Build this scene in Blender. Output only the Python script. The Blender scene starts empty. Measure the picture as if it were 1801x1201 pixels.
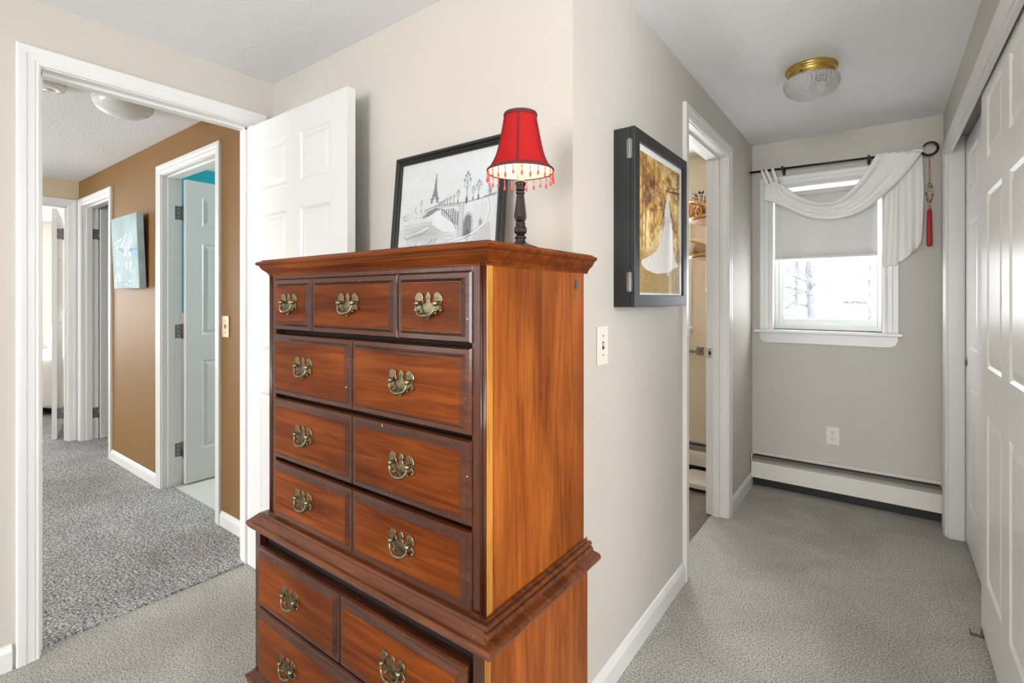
import bpy, bmesh, math, random
import numpy as np
from mathutils import Vector, Matrix
random.seed(7)
S = bpy.context.scene
COL = S.collection
PI = math.pi
# ------------------------------------------------------------------ camera
cam_d = bpy.data.cameras.new('camera')
cam = bpy.data.objects.new('camera', cam_d); COL.objects.link(cam)
FPX = 874.5
YAW = math.atan2(1551 - 900.5, FPX)
cam.location = (0, 0, 1.245)
cam.rotation_euler = (PI / 2, 0, YAW)
cam_d.sensor_width = 36.0
cam_d.lens = FPX / 1801 * 36.0
cam_d.shift_y = -(600.5 - 526.0) / 1801
cam_d.clip_start = 0.02
S.camera = cam
# ------------------------------------------------------------------ colour management
S.view_settings.view_transform = 'Standard'
S.view_settings.look = 'None'
S.view_settings.gamma = 1.0
S.view_settings.use_curve_mapping = False
S.view_settings.exposure = 0.92
# ------------------------------------------------------------------ world
W = bpy.data.worlds.new('overcast_sky'); S.world = W
W.use_nodes = True
bg = W.node_tree.nodes['Background']
bg.inputs['Color'].default_value = (0.93, 0.97, 1.0, 1)
bg.inputs['Strength'].default_value = 6.0
# ------------------------------------------------------------------ daylight at the windows of the rooms
XD_ = -2.355
def window_light(name, loc, rot, sx, sy, watts, col=(1.0, 0.995, 0.985)):
    l = bpy.data.lights.new(name, 'AREA'); l.shape = 'RECTANGLE'
    l.size = sx; l.size_y = sy; l.energy = watts; l.color = col
    o = bpy.data.objects.new(name, l); COL.objects.link(o)
    o.location = loc; o.rotation_euler = rot
    return o
# the window openings themselves are built further down (window_3 .. window_7)
window_light('fill_rear_window', (-0.20, -5.03, 1.20), (PI/2, 0, 0), 1.9, 1.75, 116, (.93, .97, 1.0))          # faces +y; unseen window, made wide and distant to throw light down the passage
window_light('daylight_side_window', (2.03, 0.42, 1.40), (PI/2, 0, PI/2), 1.5, 1.2, 36, (.95, .98, 1.0))          # faces -x
window_light('daylight_left_window', (XD_ - .05, -1.35, 1.40), (PI/2, 0, -PI/2), 1.5, 1.2, 4, (.95, .98, 1.0))        # faces +x
window_light('fill_hall_window', (-4.0, -2.63, 1.35), (PI/2, 0, 0), 1.5, 1.3, 62, (.95, .98, 1.0))            # faces +y; unseen window added to light the brown wall
window_light('daylight_far_bedroom', (-9.03, 0.1, 1.35), (PI/2, 0, -PI/2), 1.6, 1.3, 100, (.96, .985, 1.0))          # faces +x
window_light('daylight_ensuite', (-1.45, 3.80, 1.5), (PI/2, 0, PI), 0.55, 0.8, 20)                # faces -y
window_light('daylight_hall_bath', (-3.4, 3.08, 1.6), (PI/2, 0, PI), 0.6, 0.7, 17)

# sampling portal in the passage window (no light of its own: it guides the sky light)
_p = window_light('sky_portal', (-.289, 3.835, 1.52), (PI/2, 0, PI), .60, .90, 1)
_p.data.cycles.is_portal = True

# ================================================================== helpers
def lin(r, g, b):
    f = lambda c: (c / 255 / 12.92) if c <= 10.3 else ((c / 255 + .055) / 1.055) ** 2.4
    return (f(r), f(g), f(b), 1)

class NT:
    def __init__(s, name):
        s.m = bpy.data.materials.new(name); s.m.use_nodes = True
        s.t = s.m.node_tree; s.n = s.t.nodes; s.b = s.n['Principled BSDF']
        s.out = s.n['Material Output']
    def add(s, typ, **kw):
        n = s.n.new(typ)
        for k, v in kw.items():
            if k.startswith('i_'): n.inputs[k[2:].replace('_', ' ')].default_value = v
            else: setattr(n, k, v)
        return n
    def link(s, a, b): s.t.links.new(a, b)
    def coords(s, scale=(1, 1, 1)):
        tc = s.add('ShaderNodeTexCoord'); mp = s.add('ShaderNodeMapping')
        mp.inputs['Scale'].default_value = scale
        s.link(tc.outputs['Object'], mp.inputs['Vector']); return mp.outputs['Vector']
    def noise(s, vec, scale, detail=4, rough=.55, dist=0):
        n = s.add('ShaderNodeTexNoise'); s.link(vec, n.inputs['Vector'])
        n.inputs['Scale'].default_value = scale; n.inputs['Detail'].default_value = detail
        n.inputs['Roughness'].default_value = rough; n.inputs['Distortion'].default_value = dist
        return n.outputs['Fac']
    def ramp(s, fac, stops):
        r = s.add('ShaderNodeValToRGB'); s.link(fac, r.inputs['Fac'])
        e = r.color_ramp.elements
        while len(e) < len(stops): e.new(.5)
        for i, (p, c) in enumerate(stops): e[i].position = p; e[i].color = c
        return r.outputs['Color']
    def mix(s, a, b, fac, mode='MIX'):
        m = s.add('ShaderNodeMix'); m.data_type = 'RGBA'; m.blend_type = mode
        if isinstance(fac, (int, float)): m.inputs[0].default_value = fac
        else: s.link(fac, m.inputs[0])
        for v, k in ((a, 6), (b, 7)):
            if isinstance(v, tuple): m.inputs[k].default_value = v
            else: s.link(v, m.inputs[k])
        return m.outputs[2]
    def bump(s, h, strength, dist):
        b = s.add('ShaderNodeBump'); s.link(h, b.inputs['Height'])
        b.inputs['Strength'].default_value = strength; b.inputs['Distance'].default_value = dist
        s.link(b.outputs['Normal'], s.b.inputs['Normal'])

def plain(name, col, rough=.5, metal=0, var=.06, vs=6, bump=0, bscale=60, coat=0, spec=None, sheen=0):
    t = NT(name); v = t.coords()
    f = t.noise(v, vs, 3)
    d = tuple(c * (1 - var) for c in col[:3]) + (1,); l = tuple(min(1, c * (1 + var)) for c in col[:3]) + (1,)
    t.link(t.ramp(f, [(.3, d), (.7, l)]), t.b.inputs['Base Color'])
    t.b.inputs['Roughness'].default_value = rough; t.b.inputs['Metallic'].default_value = metal
    t.b.inputs['Coat Weight'].default_value = coat
    if spec is not None: t.b.inputs['Specular IOR Level'].default_value = spec
    if sheen: t.b.inputs['Sheen Weight'].default_value = sheen
    if bump: t.bump(t.noise(v, bscale, 3), bump, .002)
    return t.m

def wall_paint(name, col, rough=.55, spec=.3):
    t = NT(name); v = t.coords()
    big = t.noise(v, 1.7, 3)
    c2 = tuple(c * .965 for c in col[:3]) + (1,)
    t.link(t.ramp(big, [(.35, c2), (.65, col)]), t.b.inputs['Base Color'])
    t.b.inputs['Roughness'].default_value = rough; t.b.inputs['Specular IOR Level'].default_value = spec
    t.bump(t.noise(v, 160, 3), .10, .002)
    return t.m

def ceiling_mat():
    t = NT('textured_ceiling_paint'); v = t.coords()
    t.b.inputs['Base Color'].default_value = lin(234, 235, 235)
    t.b.inputs['Roughness'].default_value = .85
    f = t.noise(v, 75, 6, .65, .6)
    t.bump(t.ramp(f, [(.42, (0, 0, 0, 1)), (.62, (1, 1, 1, 1))]), .42, .0045)
    return t.m

def carpet(name, dark, mid, light, s1, patch, bstr):
    t = NT(name); v = t.coords()
    n1 = t.noise(v, s1, 4, .75)
    c = t.ramp(n1, [(.42, dark), (.5, mid), (.58, light)])
    n2 = t.noise(v, 2.6, 4, .6, .8)
    pc = t.ramp(n2, [(.38, (patch, patch, patch, 1)), (.60, (1, 1, 1, 1))])
    t.link(t.mix(c, pc, 1.0, 'MULTIPLY'), t.b.inputs['Base Color'])
    t.b.inputs['Roughness'].default_value = 1.0; t.b.inputs['Specular IOR Level'].default_value = .05
    t.b.inputs['Sheen Weight'].default_value = .15
    t.bump(n1, bstr, .006)
    return t.m

def wood(name, dark, mid, light, axis, rough=.32, coat=.04, scale=1.0, chips=False, spec=.10, fleck=.5):
    t = NT(name)
    sc = [34 * scale] * 3; sc[axis] = 2.2 * scale
    v = t.coords(tuple(sc))
    g = t.noise(v, 1.0, 8, .68, 1.2)
    c = t.ramp(g, [(.24, dark), (.48, mid), (.78, light)])
    v2 = t.coords(tuple(3.2 if i != axis else 1.3 for i in range(3)))
    bl = t.noise(v2, 1.5, 3, .5, .5)
    blc = t.ramp(bl, [(.3, (.55, .48, .45, 1)), (.62, (1.12, 1.08, 1.0, 1))])
    c = t.mix(c, blc, .85, 'MULTIPLY')
    fs = [330] * 3; fs[axis] = 9
    fl = t.noise(t.coords(tuple(fs)), 1.0, 2)
    c = t.mix(c, t.ramp(fl, [(.30, (.45, .4, .38, 1)), (.42, (1, 1, 1, 1))]), fleck, 'MULTIPLY')
    if chips:
        cn = t.noise(t.coords(), 80, 2, .5, .4)
        c = t.mix(c, (.55, .33, .14, 1), t.ramp(cn, [(.755, (0, 0, 0, 1)), (.775, (1, 1, 1, 1))]))
    t.link(c, t.b.inputs['Base Color'])
    t.b.inputs['Roughness'].default_value = rough
    t.b.inputs['Coat Weight'].default_value = coat; t.b.inputs['Coat Roughness'].default_value = .14
    t.b.inputs['Specular IOR Level'].default_value = spec
    t.bump(fl, .10 * fleck, .001)
    return t.m

def glass_pane(name, tint=(1, 1, 1, 1), rough=.0):
    t = NT(name)
    tr = t.add('ShaderNodeBsdfTransparent'); tr.inputs['Color'].default_value = tint
    gl = t.add('ShaderNodeBsdfGlossy'); gl.inputs['Roughness'].default_value = rough
    fr = t.add('ShaderNodeFresnel'); fr.inputs['IOR'].default_value = 1.45
    ms = t.add('ShaderNodeMixShader')
    ge = t.add('ShaderNodeNewGeometry'); mu = t.add('ShaderNodeMath', operation='SUBTRACT'); mu.inputs[0].default_value = 1.0
    t.link(ge.outputs['Backfacing'], mu.inputs[1]); m2 = t.add('ShaderNodeMath', operation='MULTIPLY')
    t.link(fr.outputs[0], m2.inputs[0]); t.link(mu.outputs[0], m2.inputs[1])
    t.link(m2.outputs[0], ms.inputs[0]); t.link(tr.outputs[0], ms.inputs[1]); t.link(gl.outputs[0], ms.inputs[2])
    t.link(ms.outputs[0], t.out.inputs['Surface'])
    return t.m

def attr_mat(name, rough=.5, spec=.4):
    t = NT(name)
    a = t.add('ShaderNodeVertexColor'); a.layer_name = 'print'
    t.link(a.outputs['Color'], t.b.inputs['Base Color'])
    t.b.inputs['Roughness'].default_value = rough; t.b.inputs['Specular IOR Level'].default_value = spec
    return t.m

M = {}
M['wall'] = wall_paint('cream_wall_paint', lin(200, 193, 184), .55, .22)
M['wall_far'] = wall_paint('far_bedroom_paint', lin(236, 230, 220))
M['wall_bath'] = wall_paint('ensuite_cream_paint', lin(220, 208, 187))
M['brown'] = wall_paint('caramel_brown_paint', lin(134, 103, 67), .60, .10)
M['teal'] = wall_paint('teal_paint', lin(28, 158, 172), .5)
M['ceil'] = ceiling_mat()
M['trim'] = plain('white_trim_paint', lin(222, 221, 218), .32, var=.02, vs=3, bump=.03, bscale=40)
M['door'] = plain('white_door_paint', lin(212, 211, 208), .35, var=.02, vs=3, bump=.03, bscale=90)
M['closet'] = plain('white_closet_door_paint', lin(240, 238, 236), .3, var=.02, vs=3, bump=.02, bscale=90)
M['carpet'] = carpet('taupe_cut_pile_carpet', lin(132, 126, 116), lin(184, 178, 167), lin(218, 213, 204), 175, .84, .8)
M['carpet_hall'] = carpet('grey_shag_carpet', lin(84, 84, 84), lin(156, 155, 152), lin(214, 213, 209), 108, .78, 1.0)
M['vinyl'] = wood('grey_vinyl_plank', lin(105, 100, 95), lin(132, 127, 121), lin(150, 145, 139), 1, .4, 0)
M['tile'] = plain('white_floor_tile', lin(214, 211, 204), .3, var=.03)
D_, M_, L_ = (.046, .0080, .0018, 1), (.160, .034, .0042, 1), (.29, .078, .0100, 1)
M['wood_x'] = wood('cherry_wood_horizontal', D_, M_, L_, 0)
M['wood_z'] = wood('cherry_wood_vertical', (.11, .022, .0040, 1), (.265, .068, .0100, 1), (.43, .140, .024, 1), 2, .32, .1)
M['wood_dark_x'] = wood('dark_cherry_moulding', (.030, .0068, .0028, 1), (.070, .0165, .0052, 1), (.125, .034, .0095, 1), 0, .24, .4, chips=True, spec=.4, fleck=.1)
M['wood_mid_x'] = wood('brown_cherry_moulding', (.040, .009, .0030, 1), (.115, .029, .0066, 1), (.21, .062, .0130, 1), 0, .25, .35, chips=True, spec=.4, fleck=.1)
M['wood_dark_z'] = wood('dark_cherry_stile', (.026, .0062, .0026, 1), (.060, .0145, .0050, 1), (.105, .029, .0090, 1), 2, .22, .4, spec=.4, fleck=.1)
M['wood_gold'] = wood('worn_golden_wood_edge', (.26, .10, .018, 1), (.45, .20, .035, 1), (.60, .30, .06, 1), 2, .3, .3)
M['cavity'] = plain('drawer_gap_shade', (.006, .003, .002, 1), .8)  # near-black colour paints in the shade behind the drawer fronts
M['brass_old'] = plain('antique_brass', (.24, .195, .12, 1), .30, 1, var=.45, vs=90, bump=.15, bscale=160)
M['brass'] = plain('polished_brass', (.60, .40, .11, 1), .24, 1, var=.15, vs=30)
M['nickel'] = plain('brushed_nickel', (.28, .27, .25, 1), .35, 1, var=.12, vs=60)
M['steel'] = plain('bright_steel', (.62, .61, .6, 1), .28, 1, var=.06)
M['hinge'] = plain('aged_pewter_hinge', (.20, .19, .175, 1), .38, .9, var=.25, vs=120)
M['black_metal'] = plain('black_iron', (.012, .009, .008, 1), .38, .3)
M['black_paint'] = plain('black_painted_frame', (.006, .0062, .007, 1), .42, var=.2, vs=20)
M['cab_black'] = plain('matte_black_cabinet', (.0095, .0105, .0125, 1), .40, var=.15, vs=10)
M['bronze'] = plain('dark_bronze_lamp_stem', (.028, .020, .016, 1), .30, .55, var=.5, vs=70)
M['plate_white'] = plain('ivory_wall_plate', lin(228, 222, 210), .35, var=.02)
M['plate_tan'] = plain('tan_wall_plate', lin(216, 188, 156), .35, var=.02)
M['slot'] = plain('dark_slot', (.01, .01, .01, 1), .6)
M['heater'] = plain('enamel_heater_cover', lin(226, 219, 208), .38, var=.02)
M['heater_fin'] = plain('grey_heater_louvre', lin(120, 114, 105), .45, .3)
M['shade_fab'] = plain('white_roller_shade_fabric', lin(226, 225, 220), .8, var=.02, vs=4, bump=.1, bscale=500)
_t = NT('translucent_roller_shade'); _v = _t.coords()
_c = _t.ramp(_t.noise(_v, 5, 3), [(.3, lin(220, 219, 214)), (.7, lin(228, 227, 222))])
_d = _t.add('ShaderNodeBsdfDiffuse'); _r = _t.add('ShaderNodeBsdfTranslucent'); _m = _t.add('ShaderNodeMixShader'); _m.inputs[0].default_value = .10
_t.link(_c, _d.inputs['Color']); _t.link(_c, _r.inputs['Color']); _t.link(_d.outputs[0], _m.inputs[1]); _t.link(_r.outputs[0], _m.inputs[2]); _t.link(_m.outputs[0], _t.out.inputs['Surface'])
M['shade_fab'] = _t.m
M['scarf'] = plain('white_voile_scarf', lin(238, 236, 230), .85, var=.02, vs=10, bump=.25, bscale=420, sheen=.2)
M['red_silk'] = plain('red_silk_tassel', (.40, .006, .008, 1), .5, var=.3, vs=300)
M['copper'] = plain('copper_wire', (.6, .22, .10, 1), .3, .9)
M['pane'] = glass_pane('window_glass')
M['pic_pane'] = glass_pane('picture_glass', rough=.02)
M['vinyl_win'] = plain('white_vinyl_sash', lin(240, 240, 240), .3, var=.01)
M['plastic'] = plain('white_plastic', lin(230, 229, 226), .4, var=.02)
M['dome'] = plain('frosted_white_glass', lin(222, 221, 218), .18, var=.02)
M['mat_board'] = plain('white_mat_board', lin(236, 236, 234), .8, var=.01)
M['quilt'] = plain('white_quilt', lin(236, 235, 232), .9, var=.03, vs=14, bump=.5, bscale=26)
M['rattan'] = plain('honey_rattan', lin(206, 148, 62), .5, var=.3, vs=40)
M['rattan_d'] = plain('brown_wood_shelf', lin(140, 98, 62), .5, var=.3, vs=30)
M['leaf'] = plain('dark_dried_leaf', lin(84, 78, 62), .7, var=.3, vs=40)
M['towel'] = plain('white_towel', lin(226, 222, 214), 1, var=.04, vs=50, bump=.6, bscale=200)
M['snow'] = plain('snow', (.80, .82, .86, 1), .9, var=.06, vs=.6)
M['bark'] = plain('grey_bark', (.095, .097, .103, 1), .9, var=.3, vs=6)
M['fir'] = plain('dark_fir_needles', (.045, .055, .060, 1), .9, var=.4, vs=5)
M['siding'] = plain('pale_siding', (.085, .088, .098, 1), .8, var=.05)
M['navy'] = plain('navy_box', (.004, .006, .03, 1), .6)
M['darkgap'] = plain('dark_bed_base', (.006, .006, .007, 1), .8)

class MB:
    def __init__(s): s.v = []; s.f = []; s.sm = []
    def add(s, vs, fs, smooth=False):
        o = len(s.v); s.v += [tuple(p) for p in vs]
        for f in fs: s.f.append(tuple(i + o for i in f)); s.sm.append(smooth)
        return s
    def box(s, x0, x1, y0, y1, z0, z1):
        v = [(x, y, z) for z in (z0, z1) for y in (y0, y1) for x in (x0, x1)]
        return s.add(v, [(0, 2, 3, 1), (4, 5, 7, 6), (0, 1, 5, 4), (2, 6, 7, 3), (0, 4, 6, 2), (1, 3, 7, 5)])
    def tube(s, pts, r, n=10, cap=True, smooth=True):
        pts = [Vector(p) for p in pts]; k = len(pts)
        rr = r if isinstance(r, (list, tuple)) else [r] * k
        vs = []; fs = []; pn = None
        for i, p in enumerate(pts):
            t = (pts[min(i + 1, k - 1)] - pts[max(i - 1, 0)]).normalized()
            if pn is None:
                a = Vector((0, 0, 1)) if abs(t.z) < .9 else Vector((1, 0, 0)); pn = t.cross(a).normalized()
            else:
                pn = (pn - t * pn.dot(t)).normalized()
            b = t.cross(pn)
            for j in range(n):
                a = 2 * PI * j / n; vs.append(p + (pn * math.cos(a) + b * math.sin(a)) * rr[i])
        for i in range(k - 1):
            for j in range(n):
                fs.append((i * n + j, i * n + (j + 1) % n, (i + 1) * n + (j + 1) % n, (i + 1) * n + j))
        if cap: fs += [tuple(range(n - 1, -1, -1)), tuple((k - 1) * n + j for j in range(n))]
        return s.add(vs, fs, smooth)
    def lathe(s, prof, c, n=32, smooth=True, flute=None):
        vs = []; fs = []; k = len(prof)
        for i, (r, z) in enumerate(prof):
            for j in range(n):
                a = 2 * PI * j / n
                q = r * (1 + (flute(i, a) if flute else 0))
                vs.append((c[0] + q * math.cos(a), c[1] + q * math.sin(a), c[2] + z))
        for i in range(k - 1):
            for j in range(n):
                fs.append((i * n + j, i * n + (j + 1) % n, (i + 1) * n + (j + 1) % n, (i + 1) * n + j))
        if prof[0][0] > 1e-5: fs.append(tuple(range(n - 1, -1, -1)))
        if prof[-1][0] > 1e-5: fs.append(tuple((k - 1) * n + j for j in range(n)))
        return s.add(vs, fs, smooth)
    def prism(s, poly, fn, d0, d1):
        n = len(poly); vs = [fn(a, b, d0) for a, b in poly] + [fn(a, b, d1) for a, b in poly]
        fs = [tuple(range(n - 1, -1, -1)), tuple(range(n, 2 * n))] + [(i, (i + 1) % n, (i + 1) % n + n, i + n) for i in range(n)]
        return s.add(vs, fs)
    def sweep(s, path, prof, fn, closed=False, smooth=False):
        """planar mitred sweep. path 2D; prof [(outward offset, height)], outward = left of travel; fn(p,q,h)->3D"""
        n = len(path); P = [Vector(p) for p in path]; vs = []; fs = []; k = len(prof)
        for i in range(n):
            if closed or 0 < i < n - 1:
                d0 = (P[i] - P[i - 1]).normalized(); d1 = (P[(i + 1) % n] - P[i]).normalized()
            elif i == 0: d0 = d1 = (P[1] - P[0]).normalized()
            else: d0 = d1 = (P[i] - P[i - 1]).normalized()
            n0 = Vector((-d0.y, d0.x)); n1 = Vector((-d1.y, d1.x)); m = (n0 + n1)
            m = m / max(m.dot(n0), 1e-4) if m.length > 1e-6 else n0
            for o, h in prof:
                q = P[i] + m * o; vs.append(fn(q.x, q.y, h))
        rng = range(n) if closed else range(n - 1)
        for i in rng:
            for j in range(k - 1):
                a = i * k + j; b = ((i + 1) % n) * k + j; fs.append((a, b, b + 1, a + 1))
        if not closed: fs += [tuple(range(k)), tuple((n - 1) * k + j for j in range(k - 1, -1, -1))]
        return s.add(vs, fs, smooth)
    def grid(s, fn, nu, nv, smooth=True, closed_u=False):
        vs = [fn(i / nu, j / nv) for j in range(nv + 1) for i in range(nu + 1)]
        fs = [(j * (nu + 1) + i, j * (nu + 1) + i + 1, (j + 1) * (nu + 1) + i + 1, (j + 1) * (nu + 1) + i) for j in range(nv) for i in range(nu)]
        return s.add(vs, fs, smooth)
    def sphere(s, c, r, n=12, sz=1.0):
        prof = [(max(r * math.sin(PI * i / n), 0), -r * sz * math.cos(PI * i / n)) for i in range(n + 1)]
        return s.lathe(prof, c, n + 4)
    def mesh(s, name):
        me = bpy.data.meshes.new(name); me.from_pydata(s.v, [], s.f)
        bm = bmesh.new(); bm.from_mesh(me)
        bmesh.ops.remove_doubles(bm, verts=bm.verts, dist=1e-6) if len(bm.verts) < 60000 else None
        bmesh.ops.recalc_face_normals(bm, faces=bm.faces); 
        bm.to_mesh(me); bm.free()
        if any(s.sm): 
            if all(s.sm): me.polygons.foreach_set('use_smooth', [True] * len(me.polygons))
            else:
                for p in me.polygons: p.use_smooth = True
                me.set_sharp_from_angle(angle=math.radians(40))
        me.update(); return me

def link(o, parent=None, local=False):
    COL.objects.link(o)
    if parent is not None:
        o.parent = parent
        if not local: o.matrix_parent_inverse = parent_world(parent).inverted()
    return o
def parent_world(p):
    m = Matrix.LocRotScale(p.location, p.rotation_euler, p.scale)
    if p.parent: m = parent_world(p.parent) @ p.matrix_parent_inverse @ m
    return m
def obj(name, mb, mat, parent=None, bevel=0, local=False, seg=2, solid=0, sub=0, angle=35):
    me = mb if isinstance(mb, bpy.types.Mesh) else mb.mesh(name)
    o = bpy.data.objects.new(name, me)
    if mat and not me.materials: me.materials.append(M[mat] if isinstance(mat, str) else mat)
    if solid:
        m = o.modifiers.new('thickness', 'SOLIDIFY'); m.thickness = solid; m.offset = 0
    if sub:
        m = o.modifiers.new('smooth', 'SUBSURF'); m.levels = sub; m.render_levels = sub
    if bevel:
        m = o.modifiers.new('edge', 'BEVEL'); m.width = bevel; m.segments = seg; m.limit_method = 'ANGLE'
        m.angle_limit = math.radians(angle)
    return link(o, parent, local)
def tag(o, label=None, cat=None, group=None, kind=None):
    if label: o['label'] = label
    if cat: o['category'] = cat
    if group: o['group'] = group
    if kind: o['kind'] = kind
    return o
def thing(name, label, cat, loc, group=None):
    o = bpy.data.objects.new(name, None); COL.objects.link(o); o.location = loc
    o.empty_display_size = .05
    return tag(o, label, cat, group)
def struct(name, mb, mat, label=None, bevel=0, parent=None):
    o = obj(name, mb, mat, parent, bevel); o['kind'] = 'structure'
    if label: o['label'] = label
    return o

CE = 2.28          # ceiling height
XC = -0.705        # corridor wall
XD = -2.355        # wall with the open door (room side)
YP = 1.237         # wall behind the chest
YB = 1.240         # brown hallway wall
YW = 3.675         # window wall
XK = 0.277         # closet wall
XF = -5.69         # far end of the hall
T = .115           # wall thickness

# ================================================================== structure
def wall_y(mb, y0, y1, x0, x1, holes=()):
    """wall spanning x0..x1, thickness y0..y1, rectangular holes (xa,xb,za,zb)"""
    cuts = sorted(set([x0, x1] + [h[0] for h in holes] + [h[1] for h in holes]))
    for a, b in zip(cuts[:-1], cuts[1:]):
        hs = [h for h in holes if h[0] < (a + b) / 2 < h[1]]
        if not hs: mb.box(a, b, y0, y1, 0, CE)
        for h in hs:
            if h[2] > 0: mb.box(a, b, y0, y1, 0, h[2])
            if h[3] < CE: mb.box(a, b, y0, y1, h[3], CE)
    return mb
def wall_x(mb, x0, x1, y0, y1, holes=()):
    cuts = sorted(set([y0, y1] + [h[0] for h in holes] + [h[1] for h in holes]))
    for a, b in zip(cuts[:-1], cuts[1:]):
        hs = [h for h in holes if h[0] < (a + b) / 2 < h[1]]
        if not hs: mb.box(x0, x1, a, b, 0, CE)
        for h in hs:
            if h[2] > 0: mb.box(x0, x1, a, b, 0, h[2])
            if h[3] < CE: mb.box(x0, x1, a, b, h[3], CE)
    return mb

DH = 2.052         # door opening height
# floors
struct('floor', MB().box(-2.40, 2.1, -5.1, 1.30, -.06, 0).box(-.79, 2.1, 1.30, 3.80, -.06, 0), 'carpet', 'taupe cut-pile carpet of the bedroom and closet passage')
struct('floor_hall', MB().box(-9.1, -2.40, -2.7, 1.30, -.06, .008).box(-9.1, -5.69, 1.30, 3.2, -.06, .008).box(-5.69, -4.4, 1.3, 2.8, -.06, .008), 'carpet_hall', 'grey speckled shag carpet of the hallway')
struct('floor_bath', MB().box(-2.4, -.79, 1.30, 3.80, -.06, -.004), 'vinyl', 'grey plank vinyl floor of the ensuite')
struct('floor_tile', MB().box(-4.4, -2.4, 1.30, 3.2, -.06, .002), 'tile', 'pale tiled floor of the hall bathroom')
struct('ceiling', MB().box(-9.2, 2.2, -5.2, 3.80, CE, CE + .08), 'ceil', 'white stippled ceiling')
# door wall (left)
struct('wall_left', wall_x(MB(), XD - T + .004, XD, -5.1, YP, [(.405, 1.141, 0, DH + .006), (-2.15, -.55, .75, 2.05)]), 'wall', 'cream wall with the open door to the hallway')
struct('wall_hall_side', wall_x(MB(), XD - T, XD - T + .004, -2.7, YB, [(.405, 1.141, 0, DH + .006)]), 'brown')
# wall behind the chest + its return forming the outer corner
struct('wall_back', MB().box(XD - T, XC - .110, YP, YP + T, 0, CE), 'wall', 'cream wall behind the chest of drawers')
struct('wall_corridor', wall_x(MB(), XC - .110, XC, YP, YW, [(2.266, 2.996, 0, DH + .006)]), 'wall', 'cream passage wall with a doorway to the ensuite')
struct('wall_ensuite_side', wall_x(MB(), XC - .115, XC - .110, YP + T, YW, [(2.266, 2.996, 0, DH + .006)]), 'wall_bath')
# brown hall wall
BH = [(-3.774, -2.969, 0, DH + .006), (-5.60, -4.83, 0, DH + .006)]
struct('wall_hall', wall_y(MB(), YB, YB + .100, XF - T, XD - T, BH), 'brown', 'caramel brown hallway wall')
struct('wall_hall_back', wall_y(MB(), YB + .100, YB + T, XF - T, XD - T, BH), 'wall')
struct('wall_hall_end', wall_x(MB(), XF - T, XF, -2.7, YB, [(.385, 1.171, 0, DH + .006)]), wall_paint('hall_end_paint', lin(206, 190, 160)), 'beige end wall of the hallway')
# window wall: passage window + ensuite window
WX0, WX1, WZ0, WZ1 = -.592, .014, 1.045, 1.982
struct('wall_window', wall_y(MB(), YW, YW + .14, XC - .055, 1.0, [(WX0, WX1, WZ0, WZ1)]), 'wall', 'cream end wall of the passage with the window')
struct('wall_ensuite_window', wall_y(MB(), YW, YW + .14, -2.4, XC - .055, [(-1.73, -1.175, WZ0, WZ1)]), 'wall_bath')
# closet wall with opening, closet interior
CY0, CY1, CZ = 1.66, 3.446, 2.085
struct('wall_right', wall_x(MB(), XK, XK + .10, 1.50, YW, [(CY0, CY1, 0, CZ)]), 'wall', 'cream wall around the sliding closet doors')
struct('wall_closet_inside', MB().box(.95, 1.0, 1.5, YW, 0, CE).box(XK + .1, .95, 1.5, 1.56, 0, CE), 'wall')
struct('wall_room_return', MB().box(XK + .10, 2.1, 1.40, 1.50, 0, CE), 'wall')
# rest of the bedroom behind the camera
struct('wall_room_right', wall_x(MB(), 2.0, 2.1, -5.1, 1.4, [(-.38, 1.22, .75, 2.05)]), 'wall')
struct('wall_rear', wall_y(MB(), -5.1, -5.0, XD - T, 2.1, [(-1.2, .8, .25, 2.10)]), 'wall')
struct('wall_hall_rear', wall_y(MB(), -2.7, -2.6, -9.1, XD - T, [(-4.8, -3.2, .65, 2.05)]), 'wall')
# far bedroom, hall bath, small room
struct('wall_far_bedroom', wall_x(MB(), -9.1, -9.0, -2.6, 3.2, [(-.75, .95, .65, 2.05)]).box(-9.0, -5.60, 3.0, 3.1, 0, CE).box(-5.70, -5.615, YB + T, 3.0, 0, CE), 'wall_far')
struct('wall_hall_bath', wall_y(MB(), 3.0, 3.1, -4.4, -2.35, [(-3.75, -3.05, 1.2, 2.0)]).box(-4.45, -4.35, YB + T, 3.1, 1.14, CE).box(-2.5, -2.4, YB + T, 3.1, 1.14, CE), 'teal', 'teal painted bathroom wall')
struct('wall_hall_bath_tile', MB().box(-4.45, -4.34, YB + T, 3.1, 0, 1.14).box(-2.5, -2.39, YB + T, 3.1, 0, 1.14), 'tile')
struct('wall_small_room', MB().box(-5.6, -4.45, 2.6, 2.7, 0, CE), 'wall')
struct('wall_ensuite_inner', MB().box(-2.4, -2.3, YP + T, YW, 0, CE), 'wall_bath')

# ---- baseboards
BB = [(0, 0), (.013, 0), (.013, .062), (.010, .070), (.007, .078), (.004, .083), (0, .085)]
def base_x(name, x, y0, y1, sgn, label=None):       # along y on a wall facing sgn*x
    mb = MB(); mb.sweep([(y0, 0), (y1, 0)], [(h, o) for o, h in BB], lambda p, q, h: (x + sgn * h, p, q))
    return struct(name, mb, 'trim', label)
def base_y(name, y, x0, x1, sgn, label=None):
    mb = MB(); mb.sweep([(x0, 0), (x1, 0)], [(h, o) for o, h in BB], lambda p, q, h: (p, y + sgn * h, q))
    return struct(name, mb, 'trim', label)
base_x('baseboard_left', XD, -5.0, .338, 1)
base_y('baseboard_back', YP, XD + .02, XC + .013, -1)
base_x('baseboard_corridor', XC, YP - .013, 2.206, 1, 'white baseboard along the passage wall')
base_x('baseboard_corridor_end', XC, 3.056, 3.62, 1)
base_y('baseboard_hall', YB, -4.772, -3.836, -1, 'white baseboard under the canvas in the hallway')
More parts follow.
